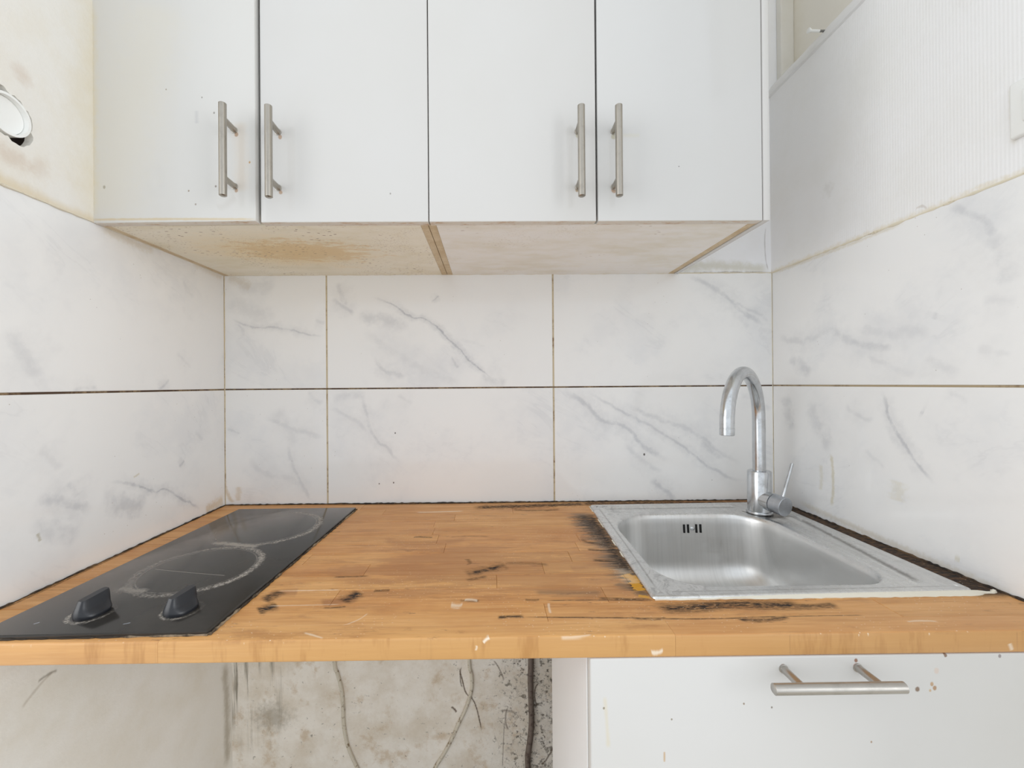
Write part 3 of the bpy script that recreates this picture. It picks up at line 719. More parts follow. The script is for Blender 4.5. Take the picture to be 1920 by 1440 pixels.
# ------------------------------------------------------------------ worktop of beech staves
def wood(ylo=-1., yhi=1.):
    m = N('oiled_beech_staves')
    oi = m.t.nodes.new('ShaderNodeObjectInfo'); rnd = oi.outputs['Random']
    x, y, z = m.x, m.y, m.z
    P = m.add(m.pos, m.scale(m.vec(rnd, rnd, rnd), (9, 5, 3)))
    g1 = m.noise(m.scale(P, (3.2, 60, 60)), 1, 5, .65, .6); g2 = m.noise(m.scale(P, (14, 380, 380)), 1, 4, .6)
    big = m.noise(m.scale(m.pos, (1, 2, 1)), 6, 4, .6)
    col = m.mix(rnd, lin(224, 168, 98), lin(206, 144, 78))
    col = m.mix(m.op('MULTIPLY', m.ramp(g1, .36, .70), .70), col, lin(184, 124, 64))
    col = m.mix(m.op('MULTIPLY', m.ramp(g2, .45, .70), .35), col, lin(236, 190, 132))
    col = m.mix(m.op('MULTIPLY', m.ramp(big, .42, .70), .45), col, lin(182, 116, 54))
    # front edge darkened in colour against its stronger light; top paler towards it
    front = m.ramp(y, -.5985, -.5998)
    col = m.mix(m.op('MULTIPLY', front, m.ramp(x, .35, -.2, .75, .25)), col, lin(188, 140, 80))
    pale = m.ramp(m.op('MULTIPLY_ADD', big, .05, y), -.50, -.56)
    col = m.mix(m.op('MULTIPLY', pale, .25), col, lin(228, 184, 130))
    # end-grain-like upright marks on the front edge
    eg = m.noise(m.scale(m.pos, (34, 1, 6)), 1, 4, .7)
    col = m.mix(m.op('MULTIPLY', m.op('MULTIPLY', m.ramp(eg, .52, .70), m.ramp(y, -.597, -.5995)), .5), col, lin(168, 116, 60))
    st = m.noise(m.scale(m.pos, (12, 150, 1)), 1, 6, .72)      # streaks that follow the grain
    fn = m.noise(m.scale(m.pos, (60, 140, 1)), 1, 5, .72)
    # general brown dirt specks in the grain
    sp = m.noise(m.scale(m.pos, (24, 90, 1)), 1, 6, .75)
    zone = m.ramp(m.noise(m.scale(m.pos, (1, 2, 1)), 8, 3), .45, .62)
    col = m.mix(m.op('MULTIPLY', m.op('MULTIPLY', m.ramp(sp, .57, .70), zone), .75), col, lin(96, 58, 28))
    top = m.ramp(z, WT-.006, WT-.002)
    def S(pts, wd, stg, e=1.6, n=st, tp=.1):
        # only the stains that touch this row of staves go into its material
        k = wd*(1+.35*e)+.004
        if max(p[1] for p in pts)+k < ylo or min(p[1] for p in pts)-k > yhi: return None
        return m.stroke(x, y, pts, wd, stg, None, e, n, tp)
    brn = m.op('MULTIPLY', m.ramp(m.noise(m.scale(m.pos, (6, 26, 1)), 1, 6, .75), .50, .66), m.ramp(m.noise(m.scale(m.pos, (1, 1.5, 1)), 5, 3), .42, .60))
    warm = m.mx([m.op('MULTIPLY', brn, .38), m.op('MULTIPLY', m.blob(x, y, .44, -.40, .34, .12, .8, m.noise(m.scale(m.pos, (7, 40, 1)), 1, 6, .75), 3.4, .5), .45), S([(0.0950, -0.4883), (0.1070, -0.4805), (0.1381, -0.4780)], .02, .5), S([(0.1834, -0.5105), (0.2117, -0.5036), (0.2304, -0.4835)], .02, .55),
                 S([(0.2092, -0.2425), (0.3047, -0.2894), (0.3861, -0.2323)], .03, .35), S([(0.2821, -0.3871), (0.3717, -0.3435), (0.4694, -0.3583)], .035, .35), S([(0.3614, -0.4396), (0.4559, -0.4513), (0.5437, -0.4348)], .03, .35),
                 S([(0.1700, -0.3840), (0.2110, -0.4261), (0.2390, -0.4326)], .02, .3), S([(0.5577, -0.4051), (0.6147, -0.3961), (0.6769, -0.3756)], .03, .5), S([(0.6212, -0.2395), (0.6395, -0.2993), (0.6790, -0.2719)], .05, .35), S([(0.4964, -0.4700), (0.5767, -0.4806), (0.6467, -0.4906)], .03, .4)])
    col = m.mix(m.op('MULTIPLY', warm, top), col, lin(134, 78, 36))
    grey = m.mx([S([(0.6468, -0.0922), (0.6514, -0.2076), (0.6528, -0.3264)], .042, .95, 3.4), S([(0.6546, -0.2406), (0.6520, -0.3634), (0.6525, -0.4740)], .038, .9, 3.4), S([(0.6279, -0.1526), (0.6556, -0.1903), (0.6791, -0.1911)], .02, .5),
                 S([(0.6223, -0.4645), (0.6496, -0.4824), (0.6607, -0.5069)], .018, .7, 2.), S([(0.4946, -0.4868), (0.5422, -0.4913), (0.5980, -0.4926)], .014, .45, 2.)])
    col = m.mix(m.op('MULTIPLY', grey, top), col, lin(98, 78, 56))
    dark = m.mx([
        S([(0.1052, -0.5330), (0.1142, -0.5248), (0.1258, -0.5150)], .019, 1., 1.4, fn, .15), S([(0.1026, -0.5085), (0.1038, -0.4869), (0.1201, -0.4775)], .018, .9, 1.6, fn, .2),
        S([(0.2102, -0.5081), (0.2220, -0.4992), (0.2308, -0.4769)], .020, 1., 1.4, fn, .2), S([(0.1930, -0.5253), (0.2114, -0.5243), (0.2256, -0.5218)], .004, .7, 1., fn),
        S([(0.3900, -0.4270), (0.4126, -0.4156), (0.4351, -0.4039), (0.4531, -0.3830)], .014, 1., 1.6, fn, .25), S([(0.3893, -0.4459), (0.4088, -0.4389), (0.4261, -0.4318)], .008, .7, 2., fn, .2), S([(0.4529, -0.3873), (0.4867, -0.3839), (0.5321, -0.3938)], .010, .45, 2.2),
        S([(0.2715, -0.2506), (0.2914, -0.2512), (0.3128, -0.2549)], .006, .75, 1.8, fn), S([(0.3457, -0.2559), (0.3672, -0.2504), (0.4289, -0.2523)], .004, .55, 1.4), S([(0.0659, -0.2159), (0.0889, -0.2166), (0.1107, -0.2140)], .005, .45),
        S([(0.1727, -0.4290), (0.2072, -0.4280), (0.2304, -0.4267)], .004, .8, 1.5, fn), S([(0.2513, -0.4775), (0.2672, -0.4762), (0.2766, -0.4747)], .007, .7, 1.6, fn), S([(0.3852, -0.5093), (0.4031, -0.5113), (0.4147, -0.5101)], .005, .6, 1.5, fn),
        S([(0.4799, -0.5086), (0.4922, -0.5104), (0.5016, -0.5091)], .005, .6, 1.2, fn), S([(0.3827, -0.3629), (0.3927, -0.3723), (0.3899, -0.3900)], .006, .5, 2., fn),
        # back edge rot
        S([(0.0022, 0.0002), (0.2626, -0.0042), (0.5455, 0.0006), (0.6949, 0.0003)], .014, .95, 1.6), S([(0.3842, -0.0472), (0.4591, -0.0405), (0.5209, -0.0379), (0.6259, -0.0273), (0.6902, -0.0197)], .026, .98, 2.2, fn), S([(0.4852, -0.0645), (0.5508, -0.0758), (0.6058, -0.0642)], .012, .6, 2., fn),
        S([(0.6694, -0.0190), (0.8925, -0.0221), (1.1939, -0.0331)], .035, .98, .6, fn, .03), S([(-0.2705, 0.0051), (-0.1667, 0.0114), (0.0003, 0.0053)], .006, .8, 1.),
        # beside the sink
        S([(0.6682, -0.1016), (0.6640, -0.2471), (0.6609, -0.3660), (0.6585, -0.4565), (0.6588, -0.5099)], .022, .98, 3.0, st), S([(0.6146, -0.2700), (0.6305, -0.2935), (0.6690, -0.3056)], .010, .7, 1.6), S([(0.6126, -0.3252), (0.6414, -0.3312), (0.6747, -0.3372)], .007, .8, 1.6),
        S([(0.6109, -0.3738), (0.6379, -0.3791), (0.6793, -0.3825)], .007, .75, 1.6), S([(0.5860, -0.5081), (0.6243, -0.5106), (0.6661, -0.5131)], .006, .8, 1.4), S([(0.6551, -0.1137), (0.6629, -0.2079), (0.6747, -0.2863)], .045, .75, 3.2, fn), S([(0.3862, -0.4209), (0.4170, -0.4117), (0.4585, -0.3875)], .022, .55, 2.6, fn),
        # in front of the sink
        S([(0.6583, -0.5234), (0.6845, -0.5370), (0.7213, -0.5350), (0.7773, -0.5292), (0.8286, -0.5319), (0.8701, -0.5270)], .021, 1., 1.2), S([(0.8212, -0.5317), (0.8775, -0.5373), (0.9190, -0.5326)], .013, .8, 2.2),
        S([(0.5105, -0.5124), (0.5848, -0.5127), (0.6650, -0.5161)], .0022, .9, .5), S([(0.4386, -0.5555), (0.4588, -0.5534), (0.4761, -0.5538)], .006, .95, 1.3, fn), S([(0.4695, -0.5549), (0.5944, -0.5591), (0.6997, -0.5642), (0.7865, -0.5623), (0.8449, -0.5611)], .0026, .85, .9),
        S([(0.6157, -0.5596), (0.6396, -0.5628), (0.6655, -0.5608)], .005, .8, 1.6, fn), S([(0.7560, -0.5655), (0.7895, -0.5688), (0.8298, -0.5620)], .008, .85, 1.6, fn), S([(0.8156, -0.5617), (0.8884, -0.5608), (0.9320, -0.5605)], .002, .7, .7),
        # along the left wall and the rest of the rot right of the sink
        S([(-0.2649, -0.5187), (-0.2626, -0.3543), (-0.2734, 0.0052)], .0035, .75, 1.2, fn, .02)])
    dark = m.op('MULTIPLY', dark, m.ramp(m.noise(m.scale(m.pos, (90, 260, 1)), 1, 4, .7), .34, .56, .40, 1.))
    right = m.op('MULTIPLY', m.ramp(m.op('MULTIPLY_ADD', fn, .02, x), 1.135, 1.155), m.ramp(m.op('MULTIPLY_ADD', fn, .02, y), -.515, -.495))
    dark = m.op('MAXIMUM', m.op('MULTIPLY', dark, top), m.op('MULTIPLY', right, m.ramp(fn, .35, .75, 1., .82)))
    col = m.mix(dark, col, m.mix(m.ramp(fn, .45, .62), lin(26, 21, 19), lin(56, 42, 32)))
    # ochre glue at the sink's left front corner
    gl = m.mx([S([(0.6501, -0.4299), (0.6587, -0.4435), (0.6656, -0.4603)], .017, 1., 1.6, fn, .1), S([(0.6551, -0.4564), (0.6574, -0.4741), (0.6591, -0.4876)], .015, 1., 1.8, fn, .1), S([(0.6476, -0.5018), (0.6549, -0.5036), (0.6631, -0.5069)], .008, 1., 1.8, fn, .1)])
    col = m.mix(m.op('MULTIPLY', m.ramp(gl, .35, .45), top), col, lin(206, 148, 34))
    # pale scuffs, paint specks, limescale
    wh = m.mx([S([(0.2473, -0.0785), (0.3001, -0.0803), (0.3654, -0.0738)], .006, .7, 1.8), S([(0.1925, -0.5843), (0.2090, -0.5915), (0.2220, -0.5973)], .0025, .55, 1.4, fn), S([(0.1037, -0.4738), (0.1605, -0.4735), (0.2010, -0.4729)], .0022, .6, 1.3, fn),
               S([(0.1104, -0.5176), (0.1858, -0.5165), (0.2160, -0.5157)], .002, .5, 1.3, fn), S([(0.3730, -0.5195), (0.3832, -0.5241), (0.3905, -0.5199)], .010, .6, 2., fn), S([(0.3914, -0.5095), (0.3990, -0.5066), (0.4116, -0.5100)], .006, .6, 1.6, fn),
               S([(0.5135, -0.5184), (0.5123, -0.5272), (0.5118, -0.5467)], .003, .6, 1.), S([(0.2344, -0.5685), (0.2491, -0.5601), (0.2613, -0.5408)], .0018, .5, 1.2, fn), S([(0.6481, -0.4076), (0.6532, -0.4339), (0.6538, -0.4653)], .02, .3, 2., fn),
               S([(0.5162, -0.5983), (0.5227, -0.5995), (0.5565, -0.5969)], .002, .5, .8, fn), S([(0.9724, -0.5780), (0.9955, -0.5760), (1.0135, -0.5789)], .003, .5, 1.4, fn),
               m.op('MULTIPLY', m.ramp(m.vor2(x, y, 60, 1., 2.), .07, .04, 0., .6), m.ramp(m.noise(m.pos, 9, 3), .5, .6))])
    wh = m.op('MULTIPLY', wh, top)
    chip = 0. if ylo > -.6 else m.mx([m.stroke(x, z, [(0.4206, 0.8930), (0.4232, 0.8963), (0.4285, 0.8995)], .003, 1., None, 1.2, fn), m.stroke(x, z, [(0.6288, 0.8797), (0.6367, 0.8782), (0.6448, 0.8821)], .0045, .9, None, 1.8, fn), m.stroke(x, z, [(1.0806, 0.8842), (1.0826, 0.8789), (1.0839, 0.8749)], .004, .7, None, 1.4, fn), m.stroke(x, z, [(0.4120, 0.8905), (0.4126, 0.8879), (0.4112, 0.8839)], .002, .7, None, 1.4, fn)])
    chip = m.op('MULTIPLY', chip, m.ramp(y, -.592, -.598))
    col = m.mix(m.op('MAXIMUM', wh, chip), col, lin(238, 222, 200))
    m.bump(m.op('MULTIPLY_ADD', g2, .5, m.op('MULTIPLY_ADD', dark, -1.2, g1)), .22, .0012)
    return m.out(col, m.op('MULTIPLY_ADD', dark, .45, m.ramp(g1, .3, .8, .36, .48)), 0.)
wt = tag(empty('worktop', (.45, -.3, .872)), 'oiled butcher-block worktop of wooden staves, water-blackened around the sink', 'worktop')
holes = [(-.185, .062, -.555, -.085), (.688, 1.140, -.500, -.062)]
def sub(rects, h):
    out = []
    for (a, b, c, d) in rects:
        A, B, Cc, D = max(a, h[0]), min(b, h[1]), max(c, h[2]), min(d, h[3])
        if A >= B or Cc >= D: out.append((a, b, c, d)); continue
        if a < A: out.append((a, A, c, d))
        if B < b: out.append((B, b, c, d))
        if c < Cc: out.append((A, B, c, Cc))
        if D < d: out.append((A, B, D, d))
    return out
ys = [-.600, -.5665, -.5195, -.473, -.4265, -.380, -.3335, -.287, -.2405, -.194, -.1475, -.101, -.0545, -.0045]
rnd = random.Random(21)
fixed = {0: [.02, .66], 1: [-.05, .506, .98], 2: [.2, .60, .9], 3: [-.1, .44, .648], 4: [.22, .52], 5: [.10, .575, .9]}
for r, (ya, yb_) in enumerate(zip(ys, ys[1:])):
    xs = [XL+.0025]
    if r in fixed: xs += fixed[r]
    else:
        p = XL+rnd.uniform(.12, .4)
        while p < XR-.12: xs.append(p); p += rnd.uniform(.22, .5)
    xs.append(XR-.0025)
    row_mat = wood(ya, yb_)
    for xa, xb in zip(xs, xs[1:]):
        rects = [(xa, xb, ya, yb_)]
        for h in holes: rects = sub(rects, h)
        for a, b, c, d in rects:
            if b-a < .004 or d-c < .003: continue
            g = .00012
            bm = nb()
            if r == 0 and c < -.599:
                box(bm, a+g, b-g, c+g, d-g, .872, WT, .0028, 3, lambda co: co.y < -.599 and (co.z > WT-.001 or co.z < .873))
            else:
                tw = rnd.uniform(-.00025, .0001)
                box(bm, a+g, b-g, c+g, d-g, .872, WT+tw, .0005, 1, lambda co: co.z > WT-.002)
            link('stave', bm, row_mat, wt, smooth=True)
# a darker mouldy sealant along the walls
bead('sealant', [(XL+.003, -.0035, WT+.0002), (.45, -.0035, WT+.0002), (XR-.003, -.0035, WT-.0004)], .0026, M_MOULD, wt, .35, step=.006, seed=31)
bead('sealant', [(XL+.0022, -.004, WT+.0002), (XL+.0022, -.595, WT-.0004)], .0022, M_MOULD, wt, .4, step=.006, seed=32)
bead('sealant', [(XR-.0022, -.004, WT+.0002), (XR-.0022, -.595, WT-.0004)], .0026, M_MOULD, wt, .45, step=.006, seed=33)

# ------------------------------------------------------------------ hob
def hob_glass():
    m = N('scratched_black_glass'); x, y = m.x, m.y
    f = m.noise(m.pos, 95, 6, .75); n = m.noise(m.pos, 12, 5, .65); ff = m.noise(m.pos, 300, 4, .7)
    col = m.mix(m.op('MULTIPLY', m.ramp(n, .4, .7), .5), lin(48, 46, 44), lin(62, 59, 55))
    def ring(cx, cy, r, wd, a0, lo, hi):
        dx = m.op('SUBTRACT', x, cx); dy = m.op('SUBTRACT', y, cy)
        d = m.op('SQRT', m.op('ADD', m.op('MULTIPLY', dx, dx), m.op('MULTIPLY', dy, dy)))
        ang = m.op('ADD', m.op('MULTIPLY', dx, math.cos(a0)/r), m.op('MULTIPLY', dy, math.sin(a0)/r))
        st = m.ramp(ang, -.7, .9, lo, hi)
        e = m.op('ABSOLUTE', m.op('SUBTRACT', m.op('MULTIPLY_ADD', m.op('SUBTRACT', n, .5), .012, d), r))
        k = m.ramp(m.op('MULTIPLY_ADD', m.op('SUBTRACT', f, .5), 2.6, m.op('DIVIDE', e, wd)), 1., .1)
        k = m.op('MULTIPLY', k, m.ramp(ff, .38, .62, .15, 1.))
        thin = m.ramp(m.op('ABSOLUTE', m.op('SUBTRACT', d, r-.008)), .0016, .0004, 0., .35)
        inside = m.ramp(d, r-.006, r-.014)
        return m.op('MAXIMUM', m.op('MULTIPLY', k, st), m.op('MULTIPLY', thin, m.ramp(f, .35, .6))), inside
    k1, i1 = ring(-.056, -.195, .106, .0085, -.15, .22, .9)
    k2, i2 = ring(-.062, -.403, .092, .0085, .15, .38, .95)
    k3, _a = ring(-.1145, -.541, .0245, .0040, -1.8, .1, .8)
    k4, _b = ring(.0030, -.537, .0245, .0035, -1.8, .1, .6)
    col = m.mix(m.op('MULTIPLY', m.op('MAXIMUM', i1, i2), .35), col, lin(66, 64, 60))
    crust = m.mx([k1, k2, k3, k4, m.stroke(x, y, [(-0.1199, -0.2825), (-0.0684, -0.2950), (-0.0141, -0.3072)], .012, .85, None, 2.2, f), m.stroke(x, y, [(-0.1405, -0.4677), (-0.1223, -0.4748), (-0.0881, -0.4822)], .012, .5, None, 2.2, f),
        m.stroke(x, y, [(-0.1383, -0.4031), (-0.0748, -0.4167), (-0.0030, -0.4302)], .0012, .55, None, .5, f, .02)])
    col = m.mix(crust, col, lin(176, 169, 160))
    haze = m.mx([m.blob(x, y, -.14, -.46, .04, .06, .35, f, 1.6, .9), m.blob(x, y, -.14, -.25, .03, .07, .3, f, 1.6, .9)])
    col = m.mix(haze, col, lin(110, 104, 98))
    col = m.mix(m.mx([m.stroke(x, y, [(-0.0489, -0.5694), (-0.0415, -0.5659)], .0016, .8, None, .8, f), m.stroke(x, y, [(-0.1672, -0.5667), (-0.1633, -0.5620)], .002, .8, None, .8, f)]), col, lin(150, 156, 166))
    m.bump(crust, .25, .0006)
    return m.out(col, m.op('MAXIMUM', m.op('MULTIPLY', crust, .7), m.ramp(n, .3, .8, .12, .22)), 0., IOR=1.42)
M_GLASS = hob_glass()
hob = tag(empty('hob', (-.065, -.32, WT)), 'black glass two-ring electric hob with burnt-on rings, sunk in the worktop at left', 'hob')
quad = [Vector((-.2020, -.0545)), Vector((.0920, -.0515)), Vector((.0735, -.5875)), Vector((-.2175, -.5930))]
def rounded(q, r, n=5):
    out = []
    for i in range(len(q)):
        p, a, b = q[i], q[i-1], q[(i+1) % len(q)]
        da, db = (a-p).normalized(), (b-p).normalized()
        s, e = p+da*r, p+db*r
        for k in range(n+1):
            t = k/n; out.append((1-t)**2*s+2*t*(1-t)*p+t*t*e)
    return out
def slab(outline, layers):
    """layers = [(inset, z)] from bottom to top, closed"""
    bm = nb(); c = sum(outline, Vector((0, 0)))/len(outline); rings = []
    for ins, z in layers:
        ring = []
        for i, p in enumerate(outline):
            t = (outline[(i+1) % len(outline)]-outline[i-1]).normalized(); nrm = Vector((-t.y, t.x))
            if nrm.dot(c-p) < 0: nrm = -nrm
            q_ = p+nrm*ins; ring.append(bm.verts.new((q_.x, q_.y, z)))
        rings.append(ring)
    n = len(outline)
    for a, b in zip(rings, rings[1:]):
        for k in range(n): bm.faces.new((a[k], a[(k+1) % n], b[(k+1) % n], b[k]))
    bm.faces.new(rings[0][::-1]); bm.faces.new(rings[-1])
    return bm
M_BEVEL = N('hob_edge').out(lin(70, 76, 88), .12, 0.)
oq = rounded(quad, .004)
g = link('glass_plate', slab(oq, [(.0006, WT+.0005), (0, WT+.0012), (0, WT+.0042), (.0016, WT+.0052)]), M_GLASS, hob, smooth=True)
M_RUBB = grout_mat('crusty_seal', (150, 132, 108), (52, 42, 32), .50)
P3 = [(p.x+dx, p.y, WT+.0007) for p, dx in ((Vector((.0925, -.052)), .001), (Vector((.074, -.5875)), .001))]
bead('edge_crust', P3, .0017, M_RUBB, hob, .7, step=.006, seed=41)
bead('edge_crust', [(quad[3].x, quad[3].y-.0005, WT+.0006), (quad[2].x, quad[2].y-.0005, WT+.0006)], .0012, M_RUBB, hob, .7, step=.008, seed=42)
link('hob_casing', box(nb(), -.178, .055, -.545, -.095, .857, WT+.0004), M_ZINC, hob)
M_KNOB = N('matt_black_knob').out(lin(34, 36, 41), .34, 0.)
def knob(cx, cy, ang):
    bm = nb(); n = 32; base = WT+.0052; rings = []
    ca, sa = math.cos(ang), math.sin(ang)
    for (z, L_, W_, p, sh) in ((0, .0225, .0195, 2.2, 0), (.003, .0235, .0200, 2.2, 0), (.006, .0232, .0190, 2.3, 0), (.011, .0222, .0128, 3., .0), (.018, .0210, .0092, 4, .001), (.025, .0195, .0072, 5, .002), (.0275, .0185, .0060, 5, .002)):
        ring = []
        for k in range(n):
            a = 2*PI*k/n; c_, s_ = math.cos(a), math.sin(a)
            l = L_*abs(c_)**(2/p)*(1 if c_ >= 0 else -1)+sh; w_ = W_*abs(s_)**(2/p)*(1 if s_ >= 0 else -1)
            zz = z*(1+.10*(l/.02)) if z > .012 else z
            ring.append(bm.verts.new((cx+(l*ca-w_*sa)*.88, cy+(l*sa+w_*ca)*.88, base+zz*.90)))
        rings.append(ring)
    for a, b in zip(rings, rings[1:]):
        for k in range(n): bm.faces.new((a[k], a[(k+1) % n], b[(k+1) % n], b[k]))
    bm.faces.new(rings[0][::-1]); bm.faces.new(rings[-1])
    return link('knob', bm, M_KNOB, hob, smooth=True)
knob(-.1145, -.541, R(75)); knob(.0030, -.537, R(72))

# ------------------------------------------------------------------ sink
sink = tag(empty('sink', (.92, -.28, WT)), 'worn stainless steel inset sink with rounded bowl, let into the blackened worktop', 'sink')
SQ = [Vector((.6845, -.0440)), Vector((1.1600, -.0330)), Vector((1.1480, -.5065)), Vector((.6645, -.5150))]
def sink_mesh():
    n = 40           # points per side
    def rr(pts, rads, m_per=8, n_line=32):
        """rounded polygon, resampled by corner so that loops match: for each corner an arc, each side n_line points"""
        out = []; K = len(pts); cs = []
        for i in range(K):
            p, a, b = pts[i], pts[i-1], pts[(i+1) % K]; r = rads[i]
            da, db = (a-p).normalized(), (b-p).normalized()
            arc = []
            for k in range(m_per+1):
                t = k/m_per
                # cubic approx of a quarter circle
                s, e = p+da*r, p+db*r; c1, c2 = s-da*r*.5523, e-db*r*.5523
                arc.append((1-t)**3*s+3*t*(1-t)**2*c1+3*t*t*(1-t)*c2+t**3*e)
            cs.append(arc)
        for i in range(K):
            out += cs[i]
            s, e = cs[i][-1], cs[(i+1) % K][0]
            out += [s.lerp(e, k/n_line) for k in range(1, n_line)]
        return out
    outer = rr(SQ, [.010]*4)
    bq = [Vector((.7070, -.1260)), Vector((1.0650, -.1240)), Vector((1.0590, -.4795)), Vector((.7010, -.4805))]
    bowl = rr(bq, [.105, .095, .052, .075])
    bq2 = [Vector((.7700, -.1800)), Vector((1.0100, -.1780)), Vector((1.0040, -.4250)), Vector((.7640, -.4260))]
    floor_ = rr(bq2, [.07, .065, .05, .055])
    ctr = Vector((.885, -.300))
    def emboss(p):
        """raised and sunk beads pressed into the deck"""
        def seg(a, b, w_):
            a, b = Vector(a), Vector(b); t = max(0, min(1, (p-a).dot(b-a)/(b-a).length_squared))
            d = (p-a.lerp(b, t)).length/w_
            return max(0, 1-d*d)**2
        h = 0
        h += .0046*seg((.722, -.071), (1.035, -.066), .010)
        h -= .0036*seg((1.135, -.165), (1.096, -.470), .012)
        h += .0028*seg((1.118, -.165), (1.080, -.470), .010)
        return h
    loops = []
    def L(a, b, t): return [p.lerp(q, t) for p, q in zip(a, b)]
    # rim
    def ins(loop, d):
        c = Vector((.91, -.275)); out = []
        m_ = len(loop)
        for i, p in enumerate(loop):
            t = (loop[(i+1) % m_]-loop[i-1])
            t = t.normalized() if t.length > 1e-9 else Vector((1, 0)); nn = Vector((-t.y, t.x))
            if nn.dot(c-p) < 0: nn = -nn
            out.append(p+nn*d)
        return out
    zr = lambda d: WT+.0032 if d > .006 else WT+.0006+.0042*math.sin(min(1, d/.006)*PI/2)
    for d, z in ((.0, WT+.0004), (.0008, WT+.0022), (.002, WT+.0038), (.0045, WT+.0046), (.007, WT+.0044), (.010, WT+.0042), (.014, WT+.0040)):
        loops.append([(p, z) for p in ins(outer, d)])
    inner = ins(outer, .014)
    for k in range(1, 23):
        t = k/22
        lp = L(inner, ins(bowl, -.0045), t)
        loops.append([(p, WT+.0040+emboss(p)-.0007*t) for p in lp])
    # roll over the bowl's edge then down the wall
    for d, z in ((-.002, WT+.0027), (0., WT+.0009), (.0022, WT-.0027), (.0035, WT-.008)):
        loops.append([(p, z) for p in ins(bowl, d)])
    b0 = ins(bowl, .0035)
    dep = .150; rb = .055
    wall = ins(bowl, .012)
    for k in range(1, 8):
        t = k/7; loops.append([(p, WT-.008-(dep-rb-.008)*t) for p in L(b0, wall, t)])
    for k in range(1, 11):
        a = k/10*PI/2
        loops.append([(p, WT-dep+rb*(1-math.sin(a))) for p in L(wall, floor_, 1-math.cos(a))])
    for k in range(1, 9):
        t = k/8; loops.append([(p.lerp(ctr, t*.90), WT-dep-.004*t) for p in floor_])
    bm = nb(); rings = [[bm.verts.new((p.x, p.y, z)) for p, z in lp] for lp in loops]
    n = len(rings[0])
    for a, b in zip(rings, rings[1:]):
        for k in range(n): bm.faces.new((a[k], a[(k+1) % n], b[(k+1) % n], b[k]))
    return bm
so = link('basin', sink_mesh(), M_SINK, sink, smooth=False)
for p in so.data.polygons: p.use_smooth = True
so['label'] = 'brushed steel bowl and scratched flange'
bm = nb(); rod(bm, (.885, -.300, WT-.1560), (.885, -.300, WT-.1495), [(0, .030), (.003, .044), (.0045, .044), (.005, .038), (.0035, .030), (.0030, .002)], 40)
link('drain', bm, M_CHROME, sink, smooth=True)
# overflow: four slots either side of a screw on the bowl's back wall
M_BLACK = N('dark_slot').out(lin(16, 15, 14), .8, 0.)
for x0 in (.8877, .8972, .9167, .9266):
    bm = nb(); tube(bm, [(x0, -.1318, .8605), (x0, -.1302, .8795)], .0024, 14); link('overflow_slot', bm, M_BLACK, sink, smooth=True)
bm = nb(); rod(bm, (.9071, -.1285, .8700), (.9071, -.1350, .8695), [(0, .0048), (.0035, .0048), (.0050, .0034), (.0058, .001)], 20)
link('overflow_screw', bm, M_CHROME, sink, smooth=True)
# white sealant along the front edge, widening to the right
M_SIL = paint('white_silicone', (232, 228, 214), rough=.5, warm=.3, bumps=.3)
def ribbon(name, P, mat, parent, seed, zb=WT-.0002, h=.0022):
    rnd = random.Random(seed); bm = nb(); rows_ = []
    for i, (x, y, w_) in enumerate(P):
        j = rnd.uniform(-.0006, .0006); k_ = rnd.uniform(-.0010, .0010)
        h = .0006+.0022*min(1, w_/.006)
        rows_.append([bm.verts.new(c_) for c_ in ((x, y+.002, zb), (x, y+.001, zb+h+.0018*min(1, w_/.004)), (x, y-w_*.5+j, zb+h+.0004), (x, y-w_+k_, zb+.0006), (x, y-w_+k_, zb))])
    for a, b in zip(rows_, rows_[1:]):
        for k in range(4): bm.faces.new((a[k], a[k+1], b[k+1], b[k]))
    bm.faces.new(rows_[0]); bm.faces.new(rows_[-1][::-1])
    return link(name, bm, mat, parent, smooth=True)
P = []
for i in range(70):
    t = i/69; x = .668+t*(1.172-.668)
    y = -.5150+(x-.6645)/(1.148-.6645)*.0085
    P.append((x, y-.0002, (.0012+.0085*max(0, t-.18)**.7) if t < .93 else max(.002, .008*(1-t)/.07)))
ribbon('silicone', P, M_SIL, sink, 5)
for i, (t0, t1) in enumerate(((.0, .10), (.22, .34), (.50, .56), (.62, .68))):
    a, b = Vector((.6845, -.0440)), Vector((.6645, -.5150))
    p, q = a.lerp(b, t0), a.lerp(b, t1)
    bead('silicone', [(p.x-.001, p.y-.004, WT+.0006), (q.x-.001, q.y, WT+.0006)], .0011, M_SIL, sink, .5, step=.006, seed=60+i)
bead('silicone', [(1.172, -.507, WT+.001), (1.178, -.503, WT+.001)], .0040, M_SIL, sink, .5, step=.003, seed=66)

# ------------------------------------------------------------------ tap
tap = tag(empty('tap', (1.071, -.125, WT+.0044)), 'dulled chrome swan-neck mixer tap with side lever, on the back right of the sink', 'tap')
TX, TY = 1.071, -.125
bm = nb(); rod(bm, (TX, TY, WT+.0044), (TX, TY, 1.1), [(0, .028), (.003, .0285), (.005, .0278), (.0055, .0252), (.097, .0252), (.0995, .0240), (.100, .0150)], 48)
link('tap_body', bm, M_CHROME, tap, smooth=True)
ox, oyy = .9130, -.270
bm = nb(); pts = [(TX, TY, .998), (TX, TY, 1.05), (TX, TY, 1.10), (TX, TY, 1.125)]
dx, dy = ox-TX, oyy-TY
for k in range(1, 25):
    a = PI*k/24
    pts.append((TX+dx*(1-math.cos(a))/2, TY+dy*(1-math.cos(a))/2, 1.127+.1085*math.sin(a)))
pts.append((ox, oyy, 1.1220))
tube(bm, pts, .0138, 28)
link('spout', bm, M_CHROME, tap, smooth=True)
